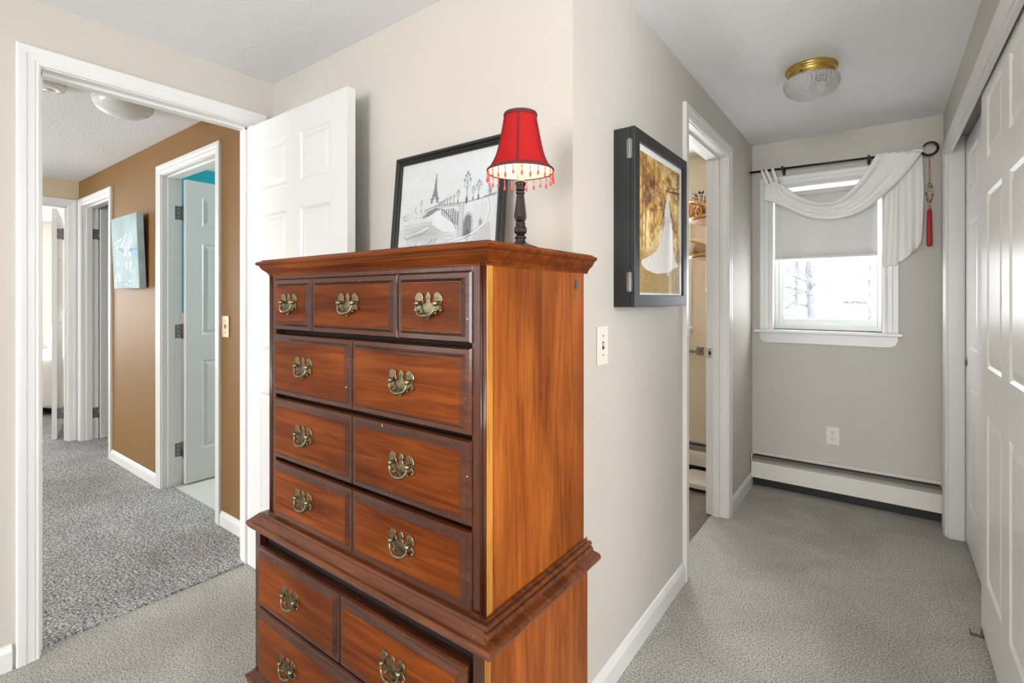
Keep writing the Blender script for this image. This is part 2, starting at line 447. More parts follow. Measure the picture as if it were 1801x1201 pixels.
base_y('baseboard_hall_near', YB, -2.906, XD - T, -1)
base_x('baseboard_right', XK, 3.508, 3.62, -1)

# ---- door casings (colonial profile), outward offset vs. height off the wall
CAS = [(0, 0), (0, .009), (.004, .011), (.010, .010), (.014, .012), (.030, .013), (.036, .016), (.048, .017), (.056, .017), (.060, .013), (.060, 0)]
def casing_x(name, x, sgn, y0, y1, ztop, label=None, sides='LR'):
    """casing on wall plane x facing sgn, opening y0..y1"""
    path = [(y1, 0), (y1, ztop), (y0, ztop), (y0, 0)]
    pr = [(-o, h) for o, h in CAS]
    return struct(name, MB().sweep(path, pr, lambda p, q, h: (x + sgn * h, p, q)), 'trim', label)
def casing_y(name, y, sgn, x0, x1, ztop, label=None):
    path = [(x1, 0), (x1, ztop), (x0, ztop), (x0, 0)]
    pr = [(-o, h) for o, h in CAS]
    return struct(name, MB().sweep(path, pr, lambda p, q, h: (p, y + sgn * h, q)), 'trim', label)
casing_x('trim_1', XD, 1, .407, 1.139, DH + .004, 'white casing around the open hallway door')
casing_x('trim_2', XC, 1, 2.268, 2.994, DH + .004, 'white casing around the ensuite doorway')
casing_y('trim_3', YB, -1, -3.772, -2.971, DH + .004, 'white casing around the hall bathroom door')
casing_y('trim_4', YB, -1, -5.598, -4.832, DH + .004, 'white casing of the door at the end of the hall')
casing_x('trim_5', XF, 1, .387, 1.169, DH + .004, 'white casing around the far bedroom door')
# jambs with stops
def jamb_x(name, xa, xb, y0, y1, stop, label=None):
    mb = MB().box(xa, xb, y0 - .012, y0, 0, DH + .012).box(xa, xb, y1, y1 + .012, 0, DH + .012).box(xa, xb, y0, y1, DH, DH + .012)
    s0, s1 = stop
    mb.box(s0, s1, y0, y0 + .011, 0, DH).box(s0, s1, y1 - .011, y1, 0, DH).box(s0, s1, y0, y1, DH - .011, DH)
    return struct(name, mb, 'trim', label, bevel=.0015)
def jamb_y(name, ya, yb, x0, x1, stop, label=None):
    mb = MB().box(x0 - .012, x0, ya, yb, 0, DH + .012).box(x1, x1 + .012, ya, yb, 0, DH + .012).box(x0, x1, ya, yb, DH, DH + .012)
    s0, s1 = stop
    mb.box(x0, x0 + .011, s0, s1, 0, DH).box(x1 - .011, x1, s0, s1, 0, DH).box(x0, x1, s0, s1, DH - .011, DH)
    return struct(name, mb, 'trim', label, bevel=.0015)
jamb_x('trim_6', XD - T, XD, .412, 1.134, (XD - .085, XD - .042), 'white jamb and stop of the open hallway door')
jamb_x('trim_7', XC - T, XC, 2.273, 2.989, (XC - .075, XC - .04), 'white jamb of the ensuite doorway')
jamb_y('trim_8', YB, YB + T, -3.767, -2.976, (YB + .03, YB + .07), 'white jamb of the hall bathroom door')
jamb_y('trim_9', YB, YB + T, -5.593, -4.837, (YB + .03, YB + .07))
jamb_x('trim_10', XF - T, XF, .392, 1.164, (XF - .07, XF - .03))
# strike plate on the ensuite jamb (far side)
sp = thing('strike_plate', 'bright steel strike plate on the ensuite door jamb', 'strike plate', (XC - .095, 2.988, .93))
obj('plate', MB().box(XC - .112, XC - .076, 2.985, 2.9885, .905, .962), 'steel', sp, bevel=.0008)
obj('latch_hole', MB().box(XC - .099, XC - .086, 2.984, 2.986, .922, .945), 'slot', sp)
for z in (.913, .954): obj('screw', MB().box(XC - .096, XC - .090, 2.984, 2.986, z - .003, z + .003), 'slot', sp)

# ---- six-panel doors (local: x along width from the hinge, y thickness, z up)
ROWS = [(.215, .815), (.988, 1.610), (1.724, 1.924)]
def six_panel(name, w, h, mat, cols, label, t=.035, rows=ROWS):
    f = MB(); xs = [0] + [c for ab in cols for c in ab] + [w]
    zs = [0] + [c for ab in rows for c in ab] + [h]
    for a, b in ((0, cols[0][0]), (cols[0][1], cols[1][0]), (cols[1][1], w)): f.box(a, b, 0, t, 0, h)
    for c in cols:
        for i in range(0, len(zs), 2): f.box(c[0], c[1], 0, t, zs[i], zs[i + 1])
    d = obj(name, f, mat); d['kind'] = 'structure'; d['label'] = label
    for (x0, x1) in cols:
        for (z0, z1) in rows:
            p = MB()
            steps = [(0, 0), (.010, .007), (.016, .007), (.034, .0015), (.036, .001)]
            for side in (0, 1):
                vs = []; fs = []
                for o, dp in steps:
                    y = dp if side == 0 else t - dp
                    vs += [(x0 + o, y, z0 + o), (x1 - o, y, z0 + o), (x1 - o, y, z1 - o), (x0 + o, y, z1 - o)]
                for k in range(len(steps) - 1):
                    for j in range(4): fs.append((k * 4 + j, k * 4 + (j + 1) % 4, k * 4 + 4 + (j + 1) % 4, k * 4 + 4 + j))
                e = (len(steps) - 1) * 4; fs.append((e, e + 1, e + 2, e + 3))
                p.add(vs, fs)
            me = p.mesh('panel')
            obj('panel', me, mat, d, local=True)
    return d
def hinge(parent, x, y, z, dx, dy, local=True, h=.089, name='hinge'):
    """leaf on a face plus knuckle; dx,dy the leaf extents"""
    mb = MB().box(min(x, x + dx), max(x, x + dx), min(y, y + dy), max(y, y + dy), z - h / 2, z + h / 2)
    mb.tube([(x, y, z - h / 2 - .004), (x, y, z + h / 2 + .004)], .0062, 10)
    for k in (-.028, 0, .028):
        cx_ = x + dx * .6; cy_ = y + dy * .6
        mb.box(cx_ - .003, cx_ + .003, cy_ - .003, cy_ + .003, z + k - .003, z + k + .003)
    return obj(name, mb, 'hinge', parent, local=local)

d1 = six_panel('door_1', .745, 2.028, 'door', [(.094, .317), (.422, .635)], 'white six-panel door standing open against the cream wall')
d1.location = (-2.345, 1.122, .012)
for z in (.2, 1.0, 1.83): hinge(d1, -.002, .037, z, .03, .003)
obj('knob', MB().lathe([(.0, 0), (.024, 0), (.024, .006), (.011, .010), (.011, .03), (.022, .036), (.027, .046), (.024, .058), (.012, .064), (0, .065)], (0, 0, 0), 24), 'nickel', d1, local=True).matrix_basis = Matrix.Translation((.68, 0, .93)) @ Matrix.Rotation(PI / 2, 4, 'X')

d4 = six_panel('door_4', .76, 2.028, 'door', [(.10, .325), (.435, .66)], 'white panelled bathroom door opened into the teal bathroom')
d4.location = (-3.720, YB + T + .006, .014); d4.rotation_euler = (0, 0, math.radians(91.5))
d5 = six_panel('door_5', .74, 2.028, 'door', [(.095, .315), (.425, .645)], 'white panelled door swung into the room at the hall end')
d5.location = (-5.545, YB + T + .004, .014); d5.rotation_euler = (0, 0, math.radians(90))
d6 = six_panel('door_6', .76, 2.028, 'door', [(.10, .325), (.435, .66)], 'white door opened into the far bedroom')
d6.location = (XF - T - .010, 1.120, .014); d6.rotation_euler = (0, 0, math.radians(166))
def jamb_hinge(label, x, y, z, dx, dy, grp=None):
    mb = MB().box(min(x, x + dx) , max(x, x + dx), min(y, y + dy), max(y, y + dy), z - .045, z + .045)
    o = thing('hinge', label, 'hinge', (x, y, z - .045), grp)
    obj('leaf', mb, 'hinge', o, bevel=.004)
    kx, ky = x, max(y, y + dy)
    obj('knuckle', MB().tube([(x + .006, ky + .003, z - .05), (x + .006, ky + .003, z + .05)], .0065, 10), 'hinge', o)
    for k in (-.027, 0, .027):
        obj('screw', MB().box(x, x + .0035, (y + y + dy) / 2 - .004, (y + y + dy) / 2 + .004, z + k - .003, z + k + .003), 'steel', o)
for z, nm in ((.24, 'lowest'), (1.03, 'middle'), (1.82, 'topmost')):
    jamb_hinge(nm + ' pewter hinge on the hall bathroom door jamb', -3.767, YB + .072, z, .0025, .042, 'hinges of the hall bathroom door')
for z, nm in ((.24, 'lower'), (1.82, 'upper')):
    jamb_hinge(nm + ' pewter hinge on the door jamb beside the blue canvas', -5.593, YB + .072, z, .0025, .042, 'hinges of the door at the hall end')
for z, nm in ((.24, 'lower'), (1.82, 'upper')):
    o = thing('hinge', nm + ' pewter hinge on the edge of the far bedroom door', 'hinge', (XF - T, 1.14, z - .045), 'hinges of the far bedroom door')
    obj('leaf', MB().box(XF - T - .009, XF - T - .0065, 1.118, 1.152, z - .045, z + .045), 'hinge', o, bevel=.001)
    obj('knuckle', MB().tube([(XF - T - .004, 1.158, z - .05), (XF - T - .004, 1.158, z + .05)], .0065, 10), 'hinge', o)

# ---- sliding closet doors: local x -> world -y
RC = [(.217, .817), (.987, 1.610), (1.732, 1.955)]
def closet(name, xf, yfar, label):
    d = six_panel(name, .905, 2.035, 'closet', [(.125, .395), (.510, .780)], label, rows=RC)
    d.location = (xf, yfar, .013); d.rotation_euler = (0, 0, -PI / 2)
    return d
# rotation -90deg: local x -> -y, local y -> +x
d2 = closet('door_2', .300, 2.552, 'white six-panel sliding closet door nearest the camera')
d3 = closet('door_3', .345, 3.444, 'white six-panel sliding closet door sliding behind the front one')
pull = obj('finger_pull', MB().lathe([(0, .004), (.014, .004), (.017, -.001), (.021, -.001), (.022, .0015), (.022, .004)], (0, 0, 0), 20), 'nickel', d3, local=True)
pull.matrix_basis = Matrix.Translation((.05, -.001, .915)) @ Matrix.Rotation(PI / 2, 4, 'X')
gd = thing('floor_guide', 'small steel floor guide at the foot of the front closet door', 'floor guide', (.29, 2.50, 0))
obj('bracket', MB().box(.262, .318, 2.494, 2.512, .0, .004).box(.262, .266, 2.494, 2.512, .004, .016).box(.293, .297, 2.494, 2.512, .004, .03), 'hinge', gd)
# closet head fascia, casing and jambs
struct('trim_11', MB().box(XK - .002, .292, CY0 - .06, CY1, 2.0, CZ).box(XK, XK + .1, CY0 - .012, CY0, 0, CZ).box(XK + .001, .342, CY1 - .012, CY1 + .003, 0, CZ), 'trim', 'white closet head fascia and jambs', bevel=.001)
path = [(CY1 + .004, 0), (CY1 + .004, 2.006), (CY0 - .07, 2.006), (CY0 - .07, 0)]
struct('trim_12', MB().sweep(path, [(-o, h) for o, h in CAS], lambda p, q, h: (XK - h, p, q)), 'trim', 'white casing around the sliding closet doors')
struct('trim_13', MB().box(.29, .39, CY0, CY1, 2.09, 2.10), 'slot')

# ================================================================== windows
def build_window(name, x0, x1, z0, z1, label, wallmat_y=YW, shade=True):
    """double-hung vinyl window in the y=YW wall; opening x0..x1 z0..z1; returns root mesh (casing)"""
    y = YW
    path = [(x1, z0), (x1, z1), (x0, z1), (x0, z0)]
    pr = [(-o * 1.1, h) for o, h in CAS]
    root = obj(name, MB().sweep(path, pr, lambda p, q, h: (p, y - h, q)), 'trim'); root['kind'] = 'structure'; root['label'] = label
    # liner
    obj('window_liner', MB().box(x0, x0 + .012, y, y + .14, z0, z1).box(x1 - .012, x1, y, y + .14, z0, z1).box(x0, x1, y, y + .14, z1 - .012, z1), 'trim', root)
    # stool & apron
    xs0, xs1 = x0 - .094, x1 + .084
    obj('window_stool', MB().box(xs0, xs1, y - .048, y, z0 - .02, z0).box(x0, x1, y, y + .14, z0 - .02, z0), 'trim', root, bevel=.004)
    a0, a1 = x0 - .066, x1 + .062; r = .045; zb = z0 - .085; zt = z0 - .02
    poly = [(a0, zt)] + [(a0 + r - r * math.cos(t), zb + r - r * math.sin(t)) for t in np.linspace(0, PI / 2, 7)] + \
           [(a1 - r + r * math.sin(t), zb + r - r * math.cos(t)) for t in np.linspace(0, PI / 2, 7)] + [(a1, zt)]
    obj('window_apron', MB().prism(poly, lambda a, b, d: (a, y - d, b), 0, .016), 'trim', root, bevel=.002)
    # frame
    fx0, fx1 = x0 + .012, x1 - .012
    def rect(xa, xb, za, zb, w, ya, yb, wb=None):
        wb = wb or w
        return MB().box(xa, xa + w, ya, yb, za, zb).box(xb - w, xb, ya, yb, za, zb).box(xa + w, xb - w, ya, yb, za, za + wb).box(xa + w, xb - w, ya, yb, zb - w, zb)
    obj('window_frame', rect(fx0, fx1, z0, z1 - .012, .022, y + .085, y + .138, .032), 'vinyl_win', root, bevel=.002)
    zm = z0 + (z1 - z0) * .5
    s0, s1 = fx0 + .022, fx1 - .022
    lo = obj('lower_sash', rect(s0, s1, z0 + .03, zm + .02, .032, y + .092, y + .114, .042), 'vinyl_win', root, bevel=.003)
    up = obj('upper_sash', rect(s0, s1, zm - .015, z1 - .03, .032, y + .116, y + .136), 'vinyl_win', root, bevel=.003)
    obj('pane', MB().box(s0 + .028, s1 - .028, y + .102, y + .106, z0 + .065, zm - .005), 'pane', lo)
    obj('pane', MB().box(s0 + .028, s1 - .028, y + .125, y + .129, zm + .01, z1 - .055), 'pane', up)
    return root
build_window('window_1', WX0, WX1, WZ0, WZ1, 'white double-hung window with snowy view at the end of the passage')
build_window('window_2', -1.73, -1.175, WZ0, WZ1, 'white ensuite window seen as a sliver through the doorway')
# windows behind the camera and in the other rooms (frames only; a panel blocks the sky, area lamps give the light)
def frame_win(name, fn, a0, a1, z0, z1):
    mb = MB()
    for aa, bb, c, d in ((a0 - .07, a0, z0 - .07, z1 + .07), (a1, a1 + .07, z0 - .07, z1 + .07), (a0, a1, z1, z1 + .07), (a0, a1, z0 - .07, z0),
                         ((a0 + a1) / 2 - .02, (a0 + a1) / 2 + .02, z0, z1), (a0, a1, (z0 + z1) / 2 - .02, (z0 + z1) / 2 + .02)):
        p = [fn(x, z, d_) for d_ in (0, .02) for x, z in ((aa, c), (bb, c), (bb, d), (aa, d))]
        mb.add(p, [(0, 1, 2, 3), (4, 5, 6, 7), (0, 1, 5, 4), (1, 2, 6, 5), (2, 3, 7, 6), (3, 0, 4, 7)])
    o = struct(name, mb, 'trim')
    p = [fn(x, z, -.092 + d_) for d_ in (0, .004) for x, z in ((a0 - .01, z0 - .01), (a1 + .01, z0 - .01), (a1 + .01, z1 + .01), (a0 - .01, z1 + .01))]
    obj('sky_blocker', MB().add(p, [(0, 1, 2, 3), (4, 5, 6, 7), (0, 1, 5, 4), (1, 2, 6, 5), (2, 3, 7, 6), (3, 0, 4, 7)]), 'plastic', o)  # added panel, keeps the sky out so only the area lamp shines
    return o
frame_win('window_3', lambda a, z, d: (a, -5.0 + d, z), -1.2, .8, .25, 2.10)
frame_win('window_8', lambda a, z, d: (XD + d, a, z), -2.15, -.55, .75, 2.05)
frame_win('window_4', lambda a, z, d: (2.0 - d, a, z), -.38, 1.22, .75, 2.05)
frame_win('window_5', lambda a, z, d: (a, -2.6 + d, z), -4.8, -3.2, .65, 2.05)
frame_win('window_6', lambda a, z, d: (-9.0 + d, a, z), -.75, .95, .65, 2.05)
frame_win('window_7', lambda a, z, d: (a, 3.0 - d, z), -3.75, -3.05, 1.2, 2.0)

# roller shade
sh = thing('roller_shade', 'white fabric roller shade half lowered in the window', 'window shade', (-.289, YW + .03, 1.51))
obj('fabric', MB().grid(lambda s, t: (-.573 + s * .553, YW + .030 + .0015 * math.sin(9 * s), 1.518 + t * .41), 14, 6), 'shade_fab', sh, solid=.0012)
obj('hem_bar', MB().box(-.573, -.020, YW + .026, YW + .034, 1.506, 1.522), 'shade_fab', sh, bevel=.003)
obj('roller', MB().tube([(-.575, YW + .032, 1.930), (-.020, YW + .032, 1.930)], .018, 16), 'shade_fab', sh)
for x in (-.580, .002): obj('bracket', MB().box(x - .0, x + .0025, YW + .012, YW + .052, 1.912, 1.950), 'plastic', sh)

# ================================================================== chest of drawers
UX0, UX1, UY0, UY1 = -1.475, -.633, .7645, 1.170
LX0, LX1, LY0 = -1.523, -.622, .745
ch = thing('chest_of_drawers', 'tall cherry wood chest-on-chest with brass bail handles', 'chest of drawers', ((UX0 + UX1) / 2, .96, 0))
# carcass pieces
def frame_front(mb, x0, x1, y, z0, z1, st, rails, back):
    mb.box(x0, x0 + st, y, y + .02, z0, z1).box(x1 - st, x1, y, y + .02, z0, z1)
    for i, (a, b) in enumerate(rails): mb.box(x0 + st, x1 - st, y + (.009 if 0 < i < len(rails) - 1 else 0), y + .02, a, b)
    return mb
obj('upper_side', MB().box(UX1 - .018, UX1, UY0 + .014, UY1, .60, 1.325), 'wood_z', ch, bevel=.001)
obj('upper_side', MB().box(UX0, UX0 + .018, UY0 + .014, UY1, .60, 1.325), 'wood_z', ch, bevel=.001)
obj('upper_back', MB().box(UX0 + .018, UX1 - .018, UY1 - .012, UY1, .60, 1.325), 'cavity', ch)
obj('upper_gap_shade', MB().box(UX0 + .02, UX1 - .02, UY0 + .024, UY0 + .03, .60, 1.32), 'cavity', ch)  # black sheet painting the shade in the gaps between drawers
obj('face_frame', frame_front(MB(), UX0, UX1, UY0, .60, 1.325, .036, [(1.303, 1.325), (.60, .606)], UY1), 'wood_dark_z', ch, bevel=.001)
# corner bead mouldings on the front right stile and golden worn edge on the side
for dx in (.004, .012):
    obj('corner_bead', MB().tube([(UX1 - dx, UY0 + .001, .606), (UX1 - dx, UY0 + .001, 1.322)], .0042, 10), 'wood_dark_z', ch)
    obj('corner_bead', MB().tube([(UX0 + dx, UY0 + .001, .606), (UX0 + dx, UY0 + .001, 1.322)], .0042, 10), 'wood_dark_z', ch)
obj('edge_strip', MB().box(UX1 - .004, UX1 + .0012, UY0 + .002, UY0 + .020, .602, 1.322), 'wood_gold', ch, bevel=.001)
# mouldings: swept round three sides (back open)
def moulding(name, x0, x1, y0, y1, prof, mat, parent=ch):
    path = [(x0, y1), (x0, y0), (x1, y0), (x1, y1)]
    mb = MB().sweep(path, [(-o, h) for o, h in prof], lambda p, q, h: (p, q, h))
    return obj(name, mb, mat, parent)
def ogee(z0, z1, o0, o1, n=7):
    return [(o0 + (o1 - o0) * (3 * t * t - 2 * t ** 3), z0 + (z1 - z0) * t) for t in np.linspace(0, 1, n)]
def cove(z0, z1, o0, o1, n=6):
    return [(o0 + (o1 - o0) * (1 - math.cos(t * PI / 2)), z0 + (z1 - z0) * math.sin(t * PI / 2)) for t in np.linspace(0, 1, n)]
def nose(zc, r, o, n=7):
    return [(o + r * math.cos(t), zc + r * math.sin(t)) for t in np.linspace(-PI / 2, PI / 2, n)]
cprof = [(-.002, 1.312), (.002, 1.313)] + [(.002, 1.318)] + ogee(1.319, 1.338, .004, .019) + [(.021, 1.339), (.021, 1.343), (.024, 1.344)] + nose(1.3505, .0055, .0245) + [(.022, 1.357), (-.01, 1.3605)]
moulding('cornice', UX0, UX1, UY0, UY1 + .018, cprof, 'wood_x')
obj('top_board', MB().box(UX0 - .018, UX1 + .018, UY0 - .018, UY1 + .02, 1.345, 1.361), 'wood_x', ch, bevel=.002)
wprof = [(.050 - .048, .612)] + [(.002, .606)] + [(.006, .604)] + nose(.599, .006, .012)[::-1] + [(.016, .592)] + cove(.582, .592, .022, .016)[::-1] + [(.026, .581)] + nose(.570, .010, .034)[::-1] + [(.030, .559), (.012, .556)]
moulding('waist_moulding', UX0, UX1, UY0, UY1 + .012, wprof, 'wood_mid_x')
moulding('waist_shelf', LX0, LX1, LY0, UY1, [(-.05, .598), (-.008, .598), (.010, .582), (.018, .576), (.020, .570), (.017, .561), (.004, .556), (-.05, .556)], 'wood_mid_x')
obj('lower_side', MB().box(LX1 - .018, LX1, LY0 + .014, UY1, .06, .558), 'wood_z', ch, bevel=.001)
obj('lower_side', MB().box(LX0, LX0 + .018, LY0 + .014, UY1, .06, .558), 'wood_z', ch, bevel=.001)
obj('lower_back', MB().box(LX0 + .018, LX1 - .018, UY1 - .012, UY1, .06, .558), 'cavity', ch)
obj('lower_gap_shade', MB().box(LX0 + .02, LX1 - .02, LY0 + .024, LY0 + .03, .06, .55), 'cavity', ch)  # same painted shade sheet behind the lower drawers
obj('face_frame', frame_front(MB(), LX0, LX1, LY0, .06, .558, .028, [(.548, .558), (.10, .125)], UY1), 'wood_dark_z', ch, bevel=.001)
obj('edge_strip', MB().box(LX1 - .004, LX1 + .0012, LY0 + .002, LY0 + .020, .13, .556), 'wood_gold', ch, bevel=.001)
# base moulding and bracket feet
bprof = [(-.004, .128), (.004, .126)] + [(.006, .120), (.012, .116)] + nose(.108, .006, .016)[::-1] + [(.018, .100), (.018, .092), (-.01, .092)]
moulding('base_moulding', LX0, LX1, LY0, UY1, bprof, 'wood_dark_x')
def foot_poly():
    return [(0, 0), (.075, 0), (.082, .012), (.085, .035), (.100, .055), (.125, .064), (.150, .067), (.150, .092), (0, .092)]
for nm, xx, sg in (('foot', LX0 - .014, 1), ('foot', LX1 + .014, -1)):
    mb = MB().prism(foot_poly(), lambda a, b, d: (xx + sg * a, LY0 - .014 + d, b), 0, .02)
    mb.prism(foot_poly(), lambda a, b, d: (xx + sg * d, LY0 - .014 + a, b), 0, .02)
    obj(nm, mb, 'wood_dark_x', ch, bevel=.002)
    obj(nm, MB().box(min(xx + sg * .002, xx + sg * .05), max(xx + sg * .002, xx + sg * .05), UY1 - .05, UY1, 0, .095), 'wood_dark_x', ch)
# drawers: raised fronts
def raised(mb, x0, x1, z0, z1, y):
    """bevelled raised front: base at y, field proud"""
    st = [(0, .010), (0, .002), (.003, -.0035), (.009, -.0035), (.013, -.0035), (.020, -.011), (.022, -.011)]
    vs = []; fs = []
    for o, d in st: vs += [(x0 + o, y + d, z0 + o), (x1 - o, y + d, z0 + o), (x1 - o, y + d, z1 - o), (x0 + o, y + d, z1 - o)]
    for k in range(len(st) - 1):
        for j in range(4): fs.append((k * 4 + j, k * 4 + (j + 1) % 4, k * 4 + 4 + (j + 1) % 4, k * 4 + 4 + j))
    return mb.add(vs, fs)
# handle meshes (local x width, -y out, z up) in metres
half = [(0, 29), (4, 26), (8, 18), (5, 11), (7, 5), (12, 3.5), (16, 7), (18, 14), (17, 21), (20, 26), (27, 28.5), (35, 26), (40, 19), (42, 10), (38, 4), (34, 2), (38, -3), (42, -9), (39, -14), (33, -14), (28, -9.5), (25, -13), (22, -18.5), (17, -16.5), (12, -20), (6, -22.5), (4, -28), (0, -31)]
poly = [(-x / 1000, z / 1000) for x, z in half] + [(x / 1000, z / 1000) for x, z in half[-2:0:-1]]
plate_me = MB().prism(poly[::-1], lambda a, b, d: (a, -d, b), 0, .0028).mesh('handle_plate'); plate_me.materials.append(M['brass_old'])
bl = MB()
for sx in (-1, 1):
    bl.tube([(sx * .028, 0, .004), (sx * .028, -.006, .004), (sx * .028, -.008, .004), (sx * .028, -.013, .004), (sx * .028, -.0155, .004)], [.0048, .0042, .0062, .0060, .003], 10)
    for px_, pz in ((.039, -.0105), (.0225, -.0165)): bl.sphere((sx * px_, -.004, pz), .0035, 8)
bl.sphere((0, -.004, -.0285), .0035, 8)
arc = []; rad = []
for t in np.linspace(0, 1, 19):
    a = PI * t; x = -.0285 * math.cos(a); z = .004 - .0265 * math.sin(a) ** .62
    arc.append((x, -.0105 - .006 * math.sin(a), z)); rad.append(.0024 + .0020 * math.sin(a) ** 4 + (.0012 if abs(t - .5) < .05 else 0))
bl.tube(arc, rad, 10)
bail_me = bl.mesh('bail_pull'); bail_me.materials.append(M['brass_old'])
def drawer(z0, z1, splits, y, hx, hz, x0, x1, name):
    mb = MB()
    d = obj('drawer', MB().box(x0 + .004, x1 - .004, y + .008, y + .30, z0 + .004, z1 - .004), 'wood_dark_x', ch)
    xs = [x0] + splits + [x1]
    for a, b in zip(xs[:-1], xs[1:]):
        # moulded edge and field
        obj('front_moulding', raised(MB(), a + .0005, b - .0005, z0, z1, y), 'wood_dark_x', d)
        obj('front_panel', MB().box(a + .0225, b - .0225, y - .0112, y, z0 + .0225, z1 - .0225), 'wood_x', d)
    for x in hx:
        for me in (plate_me, bail_me):
            o = bpy.data.objects.new(me.name, me); COL.objects.link(o); o.parent = d
            o.location = (x, y - .0112, hz)
            if me is plate_me:
                m = o.modifiers.new('edge', 'BEVEL'); m.width = .0009; m.segments = 2
    return d
DX0, DX1, DY = -1.438, -.668, .7605
drawer(1.155, 1.302, [-1.237, -.890], DY, [-1.338, -1.064, -.779], 1.232, DX0, DX1, 1)
drawer(.967, 1.145, [-1.060], DY, [-1.265, -.866], 1.058, DX0, DX1, 2)
drawer(.782, .957, [-1.060], DY, [-1.265, -.866], .871, DX0, DX1, 3)
drawer(.610, .7725, [-1.060], DY, [-1.265, -.866], .695, DX0, DX1, 4)
drawer(.334, .512, [-1.083], .741, [-1.297, -.872], .425, -1.494, -.663, 5)
drawer(.130, .326, [], .741, [-1.31, -.86], .232, -1.494, -.663, 6)
tg = MB()
tg.tube([(UX1 - .001, 1.128, 1.283), (UX1 + .003, 1.128, 1.283)], .0085, 14); tg.box(UX1, UX1 + .002, 1.122, 1.134, 1.270, 1.296)
obj('metal_hook', tg, 'hinge', ch)

# ================================================================== table lamp on the chest
LPX, LPY, LPZ = -.700, .975, 1.361
lp = thing('table_lamp', 'small bronze table lamp with red beaded bell shade, lit', 'lamp', (LPX, LPY, LPZ))
prof = [(0, 0), (.045, 0), (.047, .004), (.043, .009), (.031, .013), (.021, .017), (.013, .022), (.011, .028), (.014, .030), (.014, .034), (.010, .037)]
slim = lambda pr_: [(r * .72, z) for r, z in pr_]
obj('base', MB().lathe(prof, (LPX, LPY, LPZ), 32), 'bronze', lp)
fl = lambda i, a: .07 * math.cos(14 * a) if 2 <= i <= 6 else 0
obj('fluted_collar', MB().lathe(slim([(.013, .036), (.014, .040), (.019, .043), (.0205, .049), (.019, .056), (.0155, .060), (.014, .062), (.017, .064), (.017, .067), (.013, .070)]), (LPX, LPY, LPZ), 56, flute=fl), 'bronze', lp)
st = [(.013, .069), (.0175, .074), (.0215, .082), (.0205, .088), (.0125, .136), (.0155, .139), (.0155, .142), (.011, .145)]
obj('stem', MB().lathe(slim(st), (LPX, LPY, LPZ), 8, smooth=False), 'bronze', lp)
obj('neck', MB().lathe(slim([(.011, .144), (.0165, .147), (.0165, .150), (.0125, .153), (.017, .157), (.0185, .165), (.012, .169)]), (LPX, LPY, LPZ), 28), 'bronze', lp)
M['candle'] = plain('ivory_socket', lin(240, 226, 200), .5)
obj('socket', MB().lathe([(.0095, .167), (.0095, .215), (.008, .218)], (LPX, LPY, LPZ), 20), 'candle', lp)
tb = NT('glowing_bulb'); tb.b.inputs['Emission Color'].default_value = (1, .80, .55, 1); tb.b.inputs['Emission Strength'].default_value = 14
tb.b.inputs['Base Color'].default_value = (1, .9, .8, 1)
obj('bulb', MB().lathe([(.008, .217), (.013, .228), (.0165, .242), (.014, .258), (.008, .270), (0, .278)], (LPX, LPY, LPZ), 18), tb.m, lp)
pl = bpy.data.lights.new('lamp_bulb_light', 'POINT'); pl.energy = 3.2; pl.color = (1, .80, .58); pl.shadow_soft_size = .016
po = bpy.data.objects.new('lamp_bulb_light', pl); COL.objects.link(po); po.parent = lp; po.location = (0, 0, .245)
# shade: bell with six gores
ts = NT('red_translucent_fabric'); v = ts.coords((60, 60, 60))
cc = ts.ramp(ts.noise(v, 3, 3), [(.3, (.36, .022, .026, 1)), (.7, (.50, .038, .040, 1))])
df = ts.add('ShaderNodeBsdfDiffuse'); tl_ = ts.add('ShaderNodeBsdfTranslucent'); ms = ts.add('ShaderNodeMixShader'); ms.inputs[0].default_value = .45
ts.link(cc, df.inputs['Color']); tl_.inputs['Color'].default_value = (.78, .09, .07, 1)
ts.link(df.outputs[0], ms.inputs[1]); ts.link(tl_.outputs[0], ms.inputs[2]); ts.link(ms.outputs[0], ts.out.inputs['Surface'])
M['shade_red'] = ts.m
M['shade_trim'] = plain('dark_red_braid', (.11, .008, .012, 1), .7, var=.3, vs=300, bump=.4, bscale=600)
M['liner'] = plain('cream_shade_lining', lin(250, 240, 222), .8)
SZ0, SZ1 = 1.552 - LPZ, 1.690 - LPZ
def shade_r(t): return .0385 + .0265 * (1 - t) + .0165 * (1 - t) ** 6
shp = [(shade_r(t), SZ0 + (SZ1 - SZ0) * t) for t in np.linspace(0, 1, 14)]
def open_lathe(prof, c, n, k=1.0, fl=None):
    mb = MB(); vs = []; fs = []
    for r, z in prof:
        for j in range(n):
            a = 2 * PI * j / n; q = r * k * (1 + (fl(a) if fl else 0)); vs.append((c[0] + q * math.cos(a), c[1] + q * math.sin(a), c[2] + z))
    for i in range(len(prof) - 1):
        for j in range(n): fs.append((i * n + j, i * n + (j + 1) % n, (i + 1) * n + (j + 1) % n, (i + 1) * n + j))
    return mb.add(vs, fs, True)
gore = lambda a: -.018 * abs(math.sin(3 * a))
shd = obj('shade', open_lathe(shp, (LPX, LPY, LPZ), 60, 1.0, gore), 'shade_red', lp)
obj('lining', open_lathe(shp, (LPX, LPY, LPZ), 60, .975, gore), 'liner', shd)
obj('top_trim', MB().lathe([(.0375, SZ1 - .007), (.0400, SZ1 - .007), (.0412, SZ1 - .003), (.0400, SZ1 + .002), (.0375, SZ1 + .002), (.0368, SZ1 - .003), (.0375, SZ1 - .007)], (LPX, LPY, LPZ), 48), 'shade_trim', shd)
